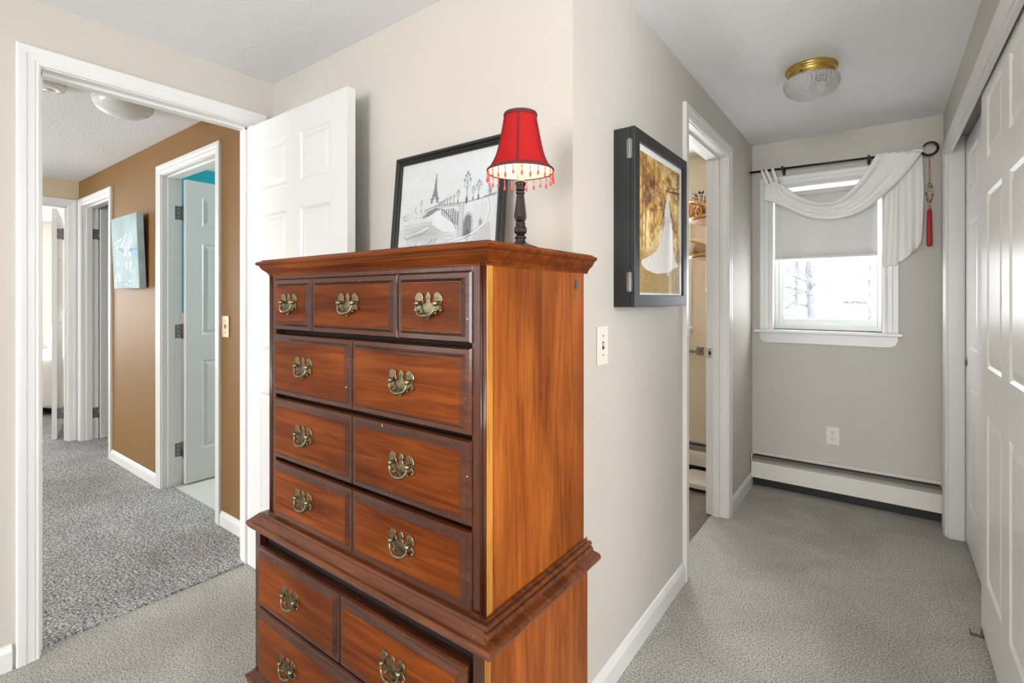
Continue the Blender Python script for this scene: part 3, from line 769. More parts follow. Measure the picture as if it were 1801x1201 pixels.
obj('bottom_trim', open_lathe([(.0815, SZ0 - .002), (.0825, SZ0 + .003), (.0775, SZ0 + .007), (.0755, SZ0 + .009)], (LPX, LPY, LPZ), 60, 1.006, gore), 'shade_trim', shd)
for k in range(6):
    a = k * PI / 3 + math.radians(0)
    obj('seam', MB().tube([(LPX + (r + .0006) * math.cos(a), LPY + (r + .0006) * math.sin(a), LPZ + z) for r, z in shp], .0016, 6), 'shade_trim', shd)
M['bead_red'] = plain('red_glass_bead', (.55, .02, .015, 1), .12, var=.2, coat=.6)
bp = [(0, 0), (.0016, .002), (.0030, .006), (.0016, .011), (.0009, .013), (.0009, .019), (.0017, .021), (.0009, .023), (.0006, .027)]
bead_me = MB().lathe([(r, z - .027) for r, z in bp], (0, 0, 0), 8).mesh('bead_drop'); bead_me.materials.append(M['bead_red'])
for k in range(26):
    a = 2 * PI * k / 26 + .06; r = .0815 * (1 + gore(a))
    o = bpy.data.objects.new('bead_drop', bead_me); COL.objects.link(o); o.parent = lp
    o.location = (r * math.cos(a), r * math.sin(a), SZ0 - .001); o.scale = (1, 1, .9 + .25 * ((k * 7) % 3) / 2)

# ================================================================== rasters for the prints
class Raster:
    def __init__(s, w, h, bgc):
        s.w, s.h = w, h; s.a = np.zeros((h, w, 3)); s.a[:] = bgc
        s.X, s.Y = np.meshgrid((np.arange(w) + .5) / w, (np.arange(h) + .5) / h)
        s.asp = w / h
    def line(s, pts, wd, c, al=1.0):
        for (x0, y0), (x1, y1) in zip(pts[:-1], pts[1:]):
            dx, dy = (x1 - x0) * s.asp, y1 - y0; L2 = dx * dx + dy * dy + 1e-12
            px, py = (s.X - x0) * s.asp, s.Y - y0
            t = np.clip((px * dx + py * dy) / L2, 0, 1)
            d = np.hypot(px - t * dx, py - t * dy)
            m = np.clip((wd - d) * s.h + .5, 0, 1) * al
            s.a += (np.array(c) - s.a) * m[..., None]
    def poly(s, pts, c, al=1.0):
        ins = np.zeros(s.X.shape, bool); n = len(pts)
        for i in range(n):
            x0, y0 = pts[i]; x1, y1 = pts[(i + 1) % n]
            if y0 == y1: continue
            cond = ((y0 > s.Y) != (y1 > s.Y)) & (s.X < (x1 - x0) * (s.Y - y0) / (y1 - y0) + x0)
            ins ^= cond
        s.a += (np.array(c) - s.a) * (ins * al)[..., None]
    def blob(s, x, y, rx, ry, c, al=1.0, soft=1.0):
        d = np.hypot((s.X - x) / rx, (s.Y - y) / ry)
        m = np.clip((1 - d) / soft, 0, 1) * al
        s.a += (np.array(c) - s.a) * m[..., None]
    def noise(s, nx, ny, rng):
        g = rng.random((ny + 2, nx + 2)); fx = s.X * nx; fy = s.Y * ny
        ix = fx.astype(int); iy = fy.astype(int); u = fx - ix; v_ = fy - iy
        u = u * u * (3 - 2 * u); v_ = v_ * v_ * (3 - 2 * v_)
        return (g[iy, ix] * (1 - u) + g[iy, ix + 1] * u) * (1 - v_) + (g[iy + 1, ix] * (1 - u) + g[iy + 1, ix + 1] * u) * v_
def print_mesh(name, ras, fn):
    """one vertex per raster sample; fn(s,t)->3D with t up"""
    h, w = ras.h, ras.w
    vs = [fn(i / (w - 1), j / (h - 1)) for j in range(h) for i in range(w)]
    fs = [(j * w + i, j * w + i + 1, (j + 1) * w + i + 1, (j + 1) * w + i) for j in range(h - 1) for i in range(w - 1)]
    me = bpy.data.meshes.new(name); me.from_pydata(vs, [], fs)
    at = me.color_attributes.new('print', 'FLOAT_COLOR', 'POINT')
    c = np.ones((h * w, 4), np.float32); c[:, :3] = np.clip(ras.a.reshape(-1, 3), 0, 1)
    at.data.foreach_set('color', c.ravel()); me.update(); return me
M['print'] = attr_mat('printed_paper', .6, .3)
M['canvas_print'] = attr_mat('painted_canvas', .7, .25)

# ---- pencil sketch of a river bridge and tower
rng = np.random.default_rng(3)
R1 = Raster(300, 226, (.62, .63, .64))
ink = (.10, .10, .11); gry = (.34, .34, .35)
n1 = R1.noise(40, 30, rng)
R1.blob(.30, .25, .34, .14, (.36, .36, .37), .55, .8)       # river
for k in range(70):
    y = .12 + .24 * rng.random(); x = .04 + .5 * rng.random(); L = .05 + .12 * rng.random()
    R1.line([(x, y), (x + L, y + .012 * (rng.random() - .3))], .0022, gry, .45)
R1.poly([(.40, .475), (.52, .40), (.62, .25), (.60, .22), (.48, .24), (.37, .32)], (.66, .67, .68), .9)
R1.poly([(.335, .54), (.372, .70), (.382, .845), (.388, .845), (.397, .70), (.425, .54), (.402, .54), (.393, .60), (.366, .60), (.357, .54)], (.24, .24, .25), .85)
for t in np.linspace(.55, .82, 14): R1.line([(.34 + (t - .54) * .15, t), (.42 - (t - .54) * .11, t)], .0016, ink, .4)
R1.line([(.33, .585), (.43, .585)], .004, ink, .6)
R1.line([(.26, .40), (.32, .455), (.40, .482), (.47, .465), (.55, .385), (.62, .25)], .004, ink, .7)
R1.poly([(.26, .40), (.32, .455), (.40, .482), (.46, .47), (.40, .45), (.33, .41)], (.2, .2, .21), .75)
R1.line([(.28, .475), (.40, .51), (.55, .505), (.68, .50), (.82, .515), (.97, .535)], .005, ink, .6)
R1.line([(.28, .455), (.40, .492), (.55, .485), (.68, .475)], .003, ink, .5)
for k in range(26):
    x = .38 + k * .0118; R1.line([(x, .485), (x, .51)], .0014, ink, .55)
for k in range(8):
    x = .46 + k * .023; y1 = .46 - .02 * max(0, k - 5)
    R1.poly([(x, y1), (x + .014, y1), (x + .014, .40 - .018 * k), (x, .41 - .018 * k)], (.22, .22, .23), .75)
R1.poly([(.635, .17), (.682, .17), (.685, .50), (.64, .50)], (.55, .55, .56), .9)
for t in np.linspace(.19, .49, 14): R1.line([(.635, t), (.684, t)], .0014, ink, .45)
for x in (.636, .684): R1.line([(x, .17), (x, .5)], .0022, ink, .7)
R1.poly([(.69, .17), (.69, .30), (.705, .36), (.73, .385), (.755, .36), (.765, .30), (.765, .17)], (.20, .20, .21), .8)
R1.line([(.685, .17), (.685, .31), (.705, .375), (.73, .40), (.757, .375), (.772, .31), (.772, .2)], .003, ink, .7)
for k in range(11):
    y = .22 + k * .024; R1.line([(.775, y), (.88, y + .01)], .0014, gry, .7)
R1.blob(.845, .29, .02, .05, (.3, .3, .3), .8, .6)
R1.line([(.90, .50), (.915, .38), (.88, .27), (.80, .20), (.70, .165), (.56, .13)], .008, (.66, .67, .68), 1)
R1.line([(.91, .51), (.928, .38), (.89, .26), (.80, .185), (.70, .15), (.56, .115)], .0025, ink, .6)
R1.line([(.89, .48), (.90, .38), (.87, .285), (.79, .215), (.70, .18), (.58, .145)], .0018, ink, .5)
R1.poly([(.80, .18), (.93, .30), (.95, .12), (.99, .05), (.72, .08)], (.47, .465, .47), .6)
for k in range(10): R1.line([(.78 + .01 * k, .06 + .018 * k), (.97, .05 + .02 * k)], .0014, gry, .5)
def lamp_post(x, y0, y1, w):
    R1.line([(x, y0), (x, y1)], .0035 * w, ink, .8); R1.blob(x, y0 + .02, .014 * w, .05 * w, ink, .7, .5)
    for s_ in (-1, 1):
        for q, hh in ((.030, .66), (.018, .8)):
            R1.line([(x, y0 + (y1 - y0) * (hh - .22)), (x + s_ * q * w, y0 + (y1 - y0) * (hh - .1)), (x + s_ * q * w, y0 + (y1 - y0) * (hh + .05))], .0024 * w, ink, .75)
            R1.blob(x + s_ * q * w, y0 + (y1 - y0) * (hh + .08), .009 * w, .02 * w, ink, .7, .6)
    R1.blob(x, y1 - .01, .009 * w, .024 * w, ink, .75, .6)
lamp_post(.705, .50, .80, 1.0)
lamp_post(.815, .515, .70, .75); lamp_post(.765, .51, .655, .5); lamp_post(.62, .505, .64, .55)
for k, x in enumerate((.58, .545, .515, .485, .46, .435)): lamp_post(x, .505, .60 - .012 * k, .35)
lamp_post(.73, .03, .24, .55)
lamp_post(.24, .46, .60, .4)
R1.blob(.92, .58, .022, .05, (.2, .2, .2), .7, .6)
R1.line([(.87, .53), (.98, .55)], .006, ink, .5)
for k in range(60):
    x = .04 + .26 * rng.random(); y = .39 + .10 * rng.random() * (1 - abs(x - .18) * 3); R1.blob(x, y, .010, .012, gry, .5, .9)
R1.poly([(.17, .46), (.18, .55), (.19, .46)], gry, .7)
R1.line([(.06, .22), (.20, .26), (.34, .31), (.30, .245), (.10, .195), (.06, .22)], .003, ink, .55)
R1.poly([(.06, .22), (.20, .26), (.34, .31), (.33, .28), (.12, .225)], (.68, .69, .7), .8)
for cx_, cy_ in ((.15, .10), (.20, .12), (.36, .15), (.41, .16), (.40, .10), (.26, .08)):
    for k in range(16):
        a = 6.28 * rng.random(); q = .022 * rng.random(); R1.blob(cx_ + q * math.cos(a), cy_ + q * 1.3 * math.sin(a), .007, .010, gry, .6, .9)
for k in range(60):
    x = .08 + .5 * rng.random(); y = .06 + .08 * rng.random(); R1.line([(x, y), (x + .03 * rng.random(), y + .004)], .0013, gry, .5)
R1.a += (n1[..., None] - .5) * .03
R1.a = .635 - (.635 - R1.a) * 1.30

# ================================================================== framed sketch leaning on the wall
FW, FH = .503, .388
pf = thing('picture_frame', 'black framed pencil sketch of a bridge and tower, leaning on the wall', 'picture', (-1.157, 1.18, 1.361))
tilt = math.atan2(1.2095 - 1.1745, FH)
fM = Matrix.Translation((-1.409, 1.1745, 1.3615)) @ Matrix.Rotation(-tilt, 4, 'X')
def fp(a, b, d): return tuple(fM @ Vector((a, -d, b)))
fprof = [(0, 0), (0, .010), (.004, .013), (.008, .011), (.013, .011), (.018, .017), (.024, .018), (.028, .014), (.028, 0)]
ip = .028
fpath = [(ip, ip), (FW - ip, ip), (FW - ip, FH - ip), (ip, FH - ip)]
obj('frame', MB().sweep(fpath, [(-o, h) for o, h in fprof], fp, closed=True), 'black_paint', pf)
obj('backing', MB().prism([(.005, .005), (FW - .005, .005), (FW - .005, FH - .005), (.005, FH - .005)], fp, -.002, .002), 'rattan_d', pf)
obj('print', print_mesh('print', R1, lambda s, t: fp(ip + s * (FW - 2 * ip), ip + t * (FH - 2 * ip), .0035)), 'print', pf)
obj('pane', MB().prism([(ip - .003, ip - .003), (FW - ip + .003, ip - .003), (FW - ip + .003, FH - ip + .003), (ip - .003, FH - ip + .003)], fp, .005, .007), 'pic_pane', pf)

# ---- print with a white gown among golden trees
R2 = Raster(150, 190, (.40, .24, .06))
a1 = R2.noise(7, 9, rng); a2 = R2.noise(22, 28, rng); a3 = R2.noise(60, 75, rng)
nn = a1 * .45 + a2 * .33 + a3 * .22
pal = np.array([(.13, .050, .012), (.38, .17, .030), (.66, .38, .075), (.90, .66, .22), (.98, .88, .50)])
idx = np.clip((nn - .22) / .56, 0, .999) * 4; i0 = idx.astype(int); fr = (idx - i0)[..., None]
R2.a = pal[i0] * (1 - fr) + pal[i0 + 1] * fr
top = np.clip((R2.Y - .8) / .2, 0, 1)[..., None]; R2.a = R2.a * (1 - .45 * top) + np.array((.20, .09, .03)) * .45 * top
g = np.clip((.36 - R2.Y) / .1, 0, 1)[..., None]
grass = np.array((.42, .27, .075)) * (.75 + .5 * a3[..., None])
R2.a = R2.a * (1 - g) + grass * g
R2.blob(.3, .37, .5, .03, (.75, .58, .26), .5, .8)
for x in (.12, .05, .93): R2.line([(x, .33), (x + .02, 1.0)], .012, (.20, .10, .04), .7)
R2.line([(.62, .80), (.80, .815), (1.0, .83)], .010, (.09, .045, .015), .9)
R2.line([(.68, .83), (.95, .86)], .012, (.12, .10, .02), .6)
gown = [(.645, .765), (.60, .68), (.575, .61), (.585, .55), (.50, .43), (.36, .31), (.20, .265), (.05, .235), (.03, .205), (.13, .17), (.34, .145), (.52, .155), (.70, .17), (.86, .21), (.97, .225), (.88, .27), (.81, .36), (.775, .50), (.76, .59), (.735, .61), (.71, .68), (.675, .765)]
R2.poly(gown, (.80, .78, .75), .95)
for k in range(9):
    t = k / 8; R2.line([(.60 + .13 * t, .60), (.10 + .80 * t, .20)], .006, (.62, .58, .53), .5)
R2.line([(.67, .40), (.66, .17)], .03, (.88, .87, .85), .6)
R2.line([(.66, .765), (.69, .80)], .004, (.85, .85, .85), .8)
# ================================================================== wall cabinet on the passage wall
CX = -.6307; CYA, CYB, CZA, CZB = 1.505, 2.029, 1.219, 1.799
cb = thing('jewelry_cabinet', 'black wall cabinet with a framed gown photo on its door', 'wall cabinet', (XC, (CYA + CYB) / 2, CZA))
obj('body', MB().box(XC, -.6485, CYA, CYB, CZA, CZB), 'cab_black', cb, bevel=.0015)
def cp(a, b, d): return (-.6465 + d, CYB - a, CZA + b)     # a runs toward the camera-left... from far to near
CW, CHH = CYB - CYA, CZB - CZA
bw = .040
dprof = [(0, 0), (0, .0148), (.002, .0158), (bw - .0015, .0158), (bw, .0140), (bw, 0)]
dr = obj('door_frame', MB().sweep([(bw, bw), (CW - bw, bw), (CW - bw, CHH - bw), (bw, CHH - bw)], [(-o, h) for o, h in dprof], cp, closed=True), 'cab_black', cb)
obj('door_backing', MB().prism([(.01, .01), (CW - .01, .01), (CW - .01, CHH - .01), (.01, CHH - .01)], cp, 0, .004), 'cab_black', dr)
obj('mat_board', MB().prism([(bw - .002, bw - .002), (CW - bw + .002, bw - .002), (CW - bw + .002, CHH - bw + .002), (bw - .002, CHH - bw + .002)], cp, .004, .006), 'mat_board', dr)
mw = bw + .022
obj('photo_print', print_mesh('photo_print', R2, lambda s, t: cp(CW - mw - s * (CW - 2 * mw), mw - .014 + t * (CHH - 2 * mw + .014), .0066)), 'print', dr)
obj('pane', MB().prism([(bw - .002, bw - .002), (CW - bw + .002, bw - .002), (CW - bw + .002, CHH - bw + .002), (bw - .002, CHH - bw + .002)], cp, .008, .010), 'pic_pane', dr)
for z in (1.728, 1.300):
    hm = MB().box(-.6580, -.6400, CYA - .0025, CYA + .001, z - .030, z + .030).tube([(-.6475, CYA - .003, z - .032), (-.6475, CYA - .003, z + .032)], .0035, 8)
    obj('hinge', hm, 'nickel', cb)

# ================================================================== blue canvas in the hall
R3 = Raster(110, 108, (.33, .42, .44))
b1 = R3.noise(5, 4, rng); b2 = R3.noise(26, 9, rng)
R3.a = np.array((.30, .40, .42)) * (.86 + .3 * b1[..., None]) + (b2[..., None] - .5) * .06
R3.blob(.85, .75, .25, .35, (.40, .55, .62), .35, .9)
R3.blob(.5, .55, .45, .12, (.55, .55, .53), .55, .9)
for x0, y0, x1, y1, w_, c in ((.72, .52, 1.0, .51, .020, (.05, .22, .32)), (.74, .465, 1.0, .46, .010, (.12, .33, .44)), (.22, .56, .45, .54, .022, (.10, .30, .38)), (.35, .52, .50, .50, .012, (.12, .30, .38)), (.8, .49, .98, .49, .03, (.22, .45, .58))):
    R3.line([(x0, y0), (x1, y1)], w_, c, .8)
for x0, y0, x1, y1 in ((.37, .58, .58, .74), (.66, .56, .74, .74), (.76, .60, .82, .68), (.22, .66, .40, .69)): R3.line([(x0, y0), (x1, y1)], .014, (.78, .78, .75), .75)
for x, y, rx, ry in ((.12, .64, .03, .03), (.22, .58, .05, .03), (.52, .48, .05, .04), (.70, .46, .06, .04), (.56, .36, .04, .012), (.55, .33, .05, .012), (.56, .30, .04, .012), (.57, .27, .04, .012), (.25, .19, .07, .016), (.25, .155, .07, .016), (.26, .12, .08, .016), (.12, .17, .03, .016), (.1, .12, .04, .016), (.2, .36, .05, .03), (.72, .33, .05, .05), (.70, .25, .05, .02), (.66, .10, .04, .03), (.5, .055, .06, .012), (.64, .04, .06, .008)):
    R3.blob(x, y, rx, ry, (.82, .82, .78), .85, .6)
for x0, y0, x1, y1 in ((.16, .32, .12, .26), (.24, .30, .26, .27), (.68, .20, .66, .14), (.76, .20, .75, .15), (.8, .30, .84, .32)): R3.line([(x0, y0), (x1, y1)], .007, (.12, .14, .15), .7)
cv = thing('canvas_painting', 'pale blue abstract canvas hanging on the brown hallway wall', 'painting', (-4.263, 1.21, 1.32))
cl = math.atan2(1.187 - 1.168, .505)
cM = Matrix.Translation((-4.524, 1.187, 1.320)) @ Matrix.Rotation(cl, 4, 'X')
cf = lambda a, b, d: tuple(cM @ Vector((a, d, b)))
obj('stretched_canvas', MB().prism([(0, 0), (.521, 0), (.521, .507), (0, .507)], cf, .0, .040), plain('canvas_edge_blue', lin(168, 192, 200), .7, var=.12, vs=14), cv, bevel=.002)
obj('painted_face', print_mesh('painted_face', R3, lambda s, t: cf(.001 + s * .519, .001 + t * .505, -.0006)), 'canvas_print', cv)
obj('hanging_wire', MB().tube([cf(.08, .40, .041), (-4.263, YB - .006, 1.79), cf(.44, .40, .041)], .001, 6), 'steel', cv)
obj('wall_hook', MB().box(-4.268, -4.258, YB - .010, YB, 1.78, 1.80), 'steel', cv)

# ================================================================== switches and outlets
def plate(name, label, cat, fn, w, h, mat, kind, n=1):
    """fn(a,b,d): a right, b up, d out of the wall, centre at 0"""
    o = thing(name, label, cat, fn(0, -h / 2, 0))
    obj('cover_plate', MB().prism([(-w / 2, -h / 2), (w / 2, -h / 2), (w / 2, h / 2), (-w / 2, h / 2)], fn, 0, .0055), mat, o, bevel=.0025)
    if kind == 'switch':
        obj('toggle', MB().prism([(-.005, -.002), (.005, -.002), (.0045, .009), (-.0045, .009)], fn, .004, .014), mat, o, bevel=.001)
        obj('toggle_slot', MB().prism([(-.0062, -.012), (.0062, -.012), (.0062, .012), (-.0062, .012)], fn, .005, .0061), 'slot', o)
        for b in (-.030, .030): obj('screw', MB().prism([(.003 * math.cos(t), b + .003 * math.sin(t)) for t in np.linspace(0, 2 * PI, 9)[:-1]], fn, .005, .0066), 'hinge', o)
    else:
        for b in (-.020, .020):
            rec = obj('receptacle', MB().prism([(.0165 * math.cos(t) , b + max(-.0135, min(.0135, .0165 * math.sin(t)))) for t in np.linspace(0, 2 * PI, 25)[:-1]], fn, .005, .0072), mat, o)
            for a_ in (-.0062, .0062): obj('slot', MB().prism([(a_ - .0013, b - .001), (a_ + .0013, b - .001), (a_ + .0013, b + .008), (a_ - .0013, b + .008)], fn, .007, .0076), 'slot', rec)
            obj('slot', MB().prism([(.0028 * math.cos(t), b - .0075 + .0028 * math.sin(t)) for t in np.linspace(0, 2 * PI, 9)[:-1]], fn, .007, .0076), 'slot', rec)
        obj('screw', MB().prism([(.0028 * math.cos(t), .0028 * math.sin(t)) for t in np.linspace(0, 2 * PI, 9)[:-1]], fn, .005, .0066), 'hinge', o)
    return o
plate('light_switch', 'ivory light switch on the passage wall below the black cabinet', 'switch', lambda a, b, d: (XC + d, 1.4185 - a, 1.100 + b), .072, .122, 'plate_white', 'switch')
plate('light_switch', 'tan light switch on the brown hallway wall', 'switch', lambda a, b, d: (-2.856 + a, YB - d, 1.096 + b), .078, .116, 'plate_tan', 'switch')
plate('power_outlet', 'ivory duplex outlet low on the wall below the window', 'outlet', lambda a, b, d: (-.2445 + a, YW - d, .395 + b), .070, .112, 'plate_white', 'outlet')

# ================================================================== baseboard heaters
def heater(label, x0, x1):
    o = thing('baseboard_heater', label, 'heater', ((x0 + x1) / 2, YW, 0))
    y = YW
    obj('back_plate', MB().box(x0, x1, y - .006, y, .0, .226).box(x0, x1, y - .020, y - .006, .220, .226), 'heater', o, bevel=.001)
    obj('front_cover', MB().prism([(.058, .062), (.066, .064), (.066, .158), (.060, .166), (.056, .166), (.060, .157), (.060, .068)], lambda a, b, d: (d, y - a, b), x0 + .004, x1 - .004), 'heater', o)
    obj('damper', MB().prism([(.060, .160), (.050, .186), (.034, .200), (.030, .199), (.046, .183), (.056, .160)], lambda a, b, d: (d, y - a, b), x0 + .004, x1 - .004), 'heater_fin', o)
    for k in range(2): obj('damper_rib', MB().tube([(x0 + .005, y - .0565 + k * .008, .172 + k * .013), (x1 - .005, y - .0565 + k * .008, .172 + k * .013)], .0018, 6), 'heater', o)
    obj('fin_core', MB().box(x0 + .01, x1 - .01, y - .05, y - .008, .07, .15), 'slot', o)
    obj('slot_shade', MB().box(x0 + .01, x1 - .01, y - .030, y - .0065, .15, .205), 'slot', o)  # black box painting the shade behind the damper
    obj('toe_shadow', MB().box(x0 + .004, x1 - .004, y - .016, y - .006, .0, .066), 'slot', o)  # black box painting the shadow under the front cover
    for xx in (x0, x1 - .004): obj('end_cap', MB().box(xx, xx + .004, y - .062, y, .06, .222), 'heater', o)
heater('cream baseboard heater under the passage window', -.700, .272)
heater('cream baseboard heater seen through the ensuite doorway', -1.9, -.83)

# ================================================================== ceiling fixtures
cl_ = thing('ceiling_light', 'brass and ribbed clear glass flush light on the passage ceiling', 'ceiling light', (-.254, 2.585, CE - .15))
c0 = (-.254, 2.585, CE)
obj('brass_pan', MB().lathe([(0, 0), (.100, 0), (.103, -.004), (.103, -.012), (.097, -.015), (.095, -.022), (.097, -.026), (.094, -.030), (.092, -.046), (.089, -.048), (0, -.048)], c0, 48), 'brass', cl_)
obj('reflector', MB().lathe([(0, -.0485), (.088, -.0485), (.088, -.050), (0, -.050)], c0, 40), 'plastic', cl_)
tg_ = NT('ribbed_clear_glass'); tg_.b.inputs['Transmission Weight'].default_value = .78; tg_.b.inputs['Roughness'].default_value = .03; tg_.b.inputs['IOR'].default_value = 1.45
tg_.b.inputs['Base Color'].default_value = (.97, .97, .96, 1)
v = tg_.coords(); tg_.bump(tg_.noise(v, 110, 2, .6), 1.0, .006)
M['glass_rib'] = tg_.m
rib = lambda i, a: .022 * math.cos(40 * a) if i < 6 else (.045 * math.cos(18 * a + i * .9) * math.sin(i * 2.1) if i < 13 else 0)
gp = [(.096, -.047), (.103, -.052), (.107, -.060), (.109, -.070), (.108, -.080), (.105, -.090), (.100, -.099), (.093, -.107), (.084, -.115), (.072, -.123), (.058, -.130), (.042, -.136), (.024, -.140), (.010, -.142), (0, -.1425)]
obj('glass_bowl', MB().lathe(gp, c0, 192, flute=rib), 'glass_rib', cl_)
obj('bulb', MB().lathe([(.012, -.047), (.014, -.06), (.022, -.078), (.026, -.092), (.02, -.108), (0, -.116)], (c0[0] + .03, c0[1], c0[2]), 20), 'dome', cl_)
obj('socket', MB().lathe([(.0, -.05), (.020, -.05), (.020, -.062), (.014, -.064), (0, -.064)], (c0[0] + .03, c0[1], c0[2]), 20), 'bronze', cl_)
obj('set_screw', MB().sphere((c0[0] - .03, c0[1] - .094, c0[2] - .038), .004, 8), 'bronze', cl_)
hl = thing('ceiling_light', 'frosted white dome light on the hallway ceiling, unlit', 'ceiling light', (-3.16, .87, CE - .10))
h0 = (-3.16, .87, CE)
obj('pan', MB().lathe([(0, 0), (.128, 0), (.131, -.010), (.128, -.018), (0, -.018)], h0, 48), 'plastic', hl)
obj('dome', MB().lathe([(.128, -.018), (.129, -.028), (.123, -.044), (.108, -.062), (.082, -.078), (.045, -.088), (0, -.092)], h0, 48), 'dome', hl)
sm = thing('smoke_detector', 'round white smoke detector on the hallway ceiling', 'smoke detector', (-3.20, .58, CE - .035))
obj('base', MB().lathe([(0, 0), (.072, 0), (.072, -.010), (0, -.010)], (-3.2, .58, CE), 40), 'plastic', sm)
obj('cover', MB().lathe([(.068, -.010), (.069, -.018), (.062, -.030), (.040, -.035), (.036, -.032), (.020, -.032), (.018, -.036), (0, -.037)], (-3.2, .58, CE), 40), 'plastic', sm)

# ================================================================== curtain rod, scarf and tassel
YR = 3.600
rd = thing('curtain_rod', 'black iron curtain rod with a curled end above the window', 'curtain rod', (-.25, YR, 2.08))
obj('rod', MB().tube([(-.704, YR, 2.086), (.176, YR, 2.072)], .0068, 12), 'black_metal', rd)
cur = []
for t in np.linspace(0, 1, 30):
    a = -PI / 2 - .50 + t * (PI * 1.52); r = .038 - .010 * t * t
    cur.append((.212 + r * math.cos(a) * 1.0, YR, 2.083 + r * math.sin(a)))
obj('curled_finial', MB().tube([(.170, YR, 2.072)] + cur, [.0065] * 22 + [.0065 - .0003 * i for i in range(9)], 10), 'black_metal', rd)
for x in (-.513, -.062):
    zr = 2.086 - (x + .704) / .88 * .014
    obj('bracket', MB().box(x - .006, x + .006, YR - .010, YW, zr - .010, zr - .0065).box(x - .009, x + .009, YW - .004, YW, zr - .028, zr + .024).box(x - .006, x + .006, YR - .0105, YR - .0075, zr - .016, zr + .014).box(x - .006, x + .006, YR + .008, YR + .011, zr - .01, zr + .012), 'black_metal', rd)

def interp(pts, t):
    """arc-length interpolation on a 2D polyline"""
    P = np.array(pts); d = np.r_[0, np.cumsum(np.hypot(*np.diff(P, axis=0).T))]; d /= d[-1]
    return np.array([np.interp(t, d, P[:, 0]), np.interp(t, d, P[:, 1])])
def smooth_poly(pts, n=40):
    P = [interp(pts, t) for t in np.linspace(0, 1, n)]
    for _ in range(4): P = [P[0]] + [(P[i - 1] + 2 * P[i] + P[i + 1]) / 4 for i in range(1, n - 1)] + [P[-1]]
    return [tuple(p) for p in P]
upper = smooth_poly([(-.548, 2.003), (-.515, 1.985), (-.481, 1.95), (-.436, 1.904), (-.374, 1.862), (-.301, 1.834), (-.237, 1.832), (-.179, 1.862), (-.128, 1.917), (-.095, 1.959), (-.057, 2.027), (-.022, 2.094)])
lower = smooth_poly([(-.612, 1.893), (-.546, 1.862), (-.487, 1.826), (-.424, 1.780), (-.35, 1.748), (-.272, 1.731), (-.196, 1.731), (-.128, 1.745), (-.068, 1.774), (-.008, 1.826), (.039, 1.874), (.091, 1.932), (.136, 1.996), (.181, 2.066)])
sc = thing('scarf_valance', 'white sheer scarf swagged over the black curtain rod', 'curtain', (-.2, YR, 1.44))
def swag(s, t):
    s2 = min(1, max(0, s)); a = interp(upper, s2); b = interp(lower, s2)
    p = a * (1 - t) + b * t
    env = .35 + .65 * math.sin(PI * min(1, s2 * 1.02)) 
    fold = math.sin(t * 21 + 2.6 * s2) * .0075 + math.sin(t * 9 - 3 * s2 + 1) * .006
    belly = .030 * math.sin(PI * t) * env + .012 * math.sin(PI * s2)
    return (p[0], YR - .012 - fold * env - belly, p[1] + .004 * math.sin(t * 30 + s2 * 9) * (t * (1 - t)) * 4)
obj('swag', MB().grid(swag, 90, 44), 'scarf', sc, solid=.0015)
# gathered left end hanging from three loops
def gather(s, t):
    a = (-.608, 1.990); b = (-.545, 2.005); c = (-.612, 1.888); d = (-.470, 1.858)
    x = (a[0] * (1 - s) + b[0] * s) * (1 - t) + (c[0] * (1 - s) + d[0] * s) * t
    z = (a[1] * (1 - s) + b[1] * s) * (1 - t) + (c[1] * (1 - s) + d[1] * s) * t
    return (x, YR - .020 - .010 * math.sin(s * 15 + t * 2) * (.4 + .6 * t) - .008 * math.sin(PI * t), z + .006 * math.sin(s * 7) * t)
obj('gathered_end', MB().grid(gather, 30, 16), 'scarf', sc, solid=.0015)
for xt, xb, zb in ((-.632, -.590, 1.965), (-.609, -.566, 1.985), (-.569, -.540, 1.995)):
    def loop(s, t, xt=xt, xb=xb, zb=zb):
        if t < .5:
            q = t / .5; z = zb + (2.094 - zb) * q; y = YR - .019 + .010 * q
        else:
            q = (t - .5) / .5; z = 2.094 - (2.094 - zb) * q * .9; y = YR + .0105
        if abs(t - .5) < .04: y = YR; z = 2.0945
        u = min(1, (z - zb) / (2.09 - zb)); x = xb + (xt - xb) * u
        return (x + (s - .5) * (.016 + .006 * (1 - u)), y - .002 * math.cos((s - .5) * 6), z)
    obj('loop', MB().grid(loop, 5, 24), 'scarf', sc, solid=.0014)
# cloth riding over the rod at the right
def over(s, t):
    x = -.026 + s * .210; zr = 2.086 - (x + .704) / .88 * .014
    a = -.6 + t * (PI + 1.0)
    r = .0105 + .002 * math.sin(s * 40) + .001 * math.sin(s * 17)
    return (x, YR - r * math.cos(a), zr + r * math.sin(a) + .003 * math.sin(s * 9))
obj('rod_wrap', MB().grid(over, 50, 14), 'scarf', sc, solid=.0014)
def tail_front(s, t):
    x0 = .012 - .010 * t; x1 = .073; x = x0 + (x1 - x0) * s
    zt = 1.850 + .06 * s; z = zt + (1.437 - zt) * t
    return (x, YR + .012 - .007 * math.sin(s * 8 + 1.5 * t) - .004 * t, z + .003 * math.sin(s * 14) * (t > .97))
obj('front_tail', MB().grid(tail_front, 22, 30), 'scarf', sc, solid=.0014)
bot = [(.060, 1.446), (.090, 1.462), (.101, 1.472), (.130, 1.500), (.156, 1.527), (.173, 1.560), (.180, 1.588)]
def tail_back(s, t):
    b = interp(bot, s); xt = .030 + .152 * s; zt = 1.90 + .165 * s
    p = np.array((xt, zt)) * (1 - t) + b * t
    return (p[0] + .006 * math.sin(t * 3), YR + .030 - .012 * math.sin(s * 13 + 2.2 * t) * (.5 + .5 * t), p[1])
obj('rear_tail', MB().grid(tail_back, 44, 30), 'scarf', sc, solid=.0014)
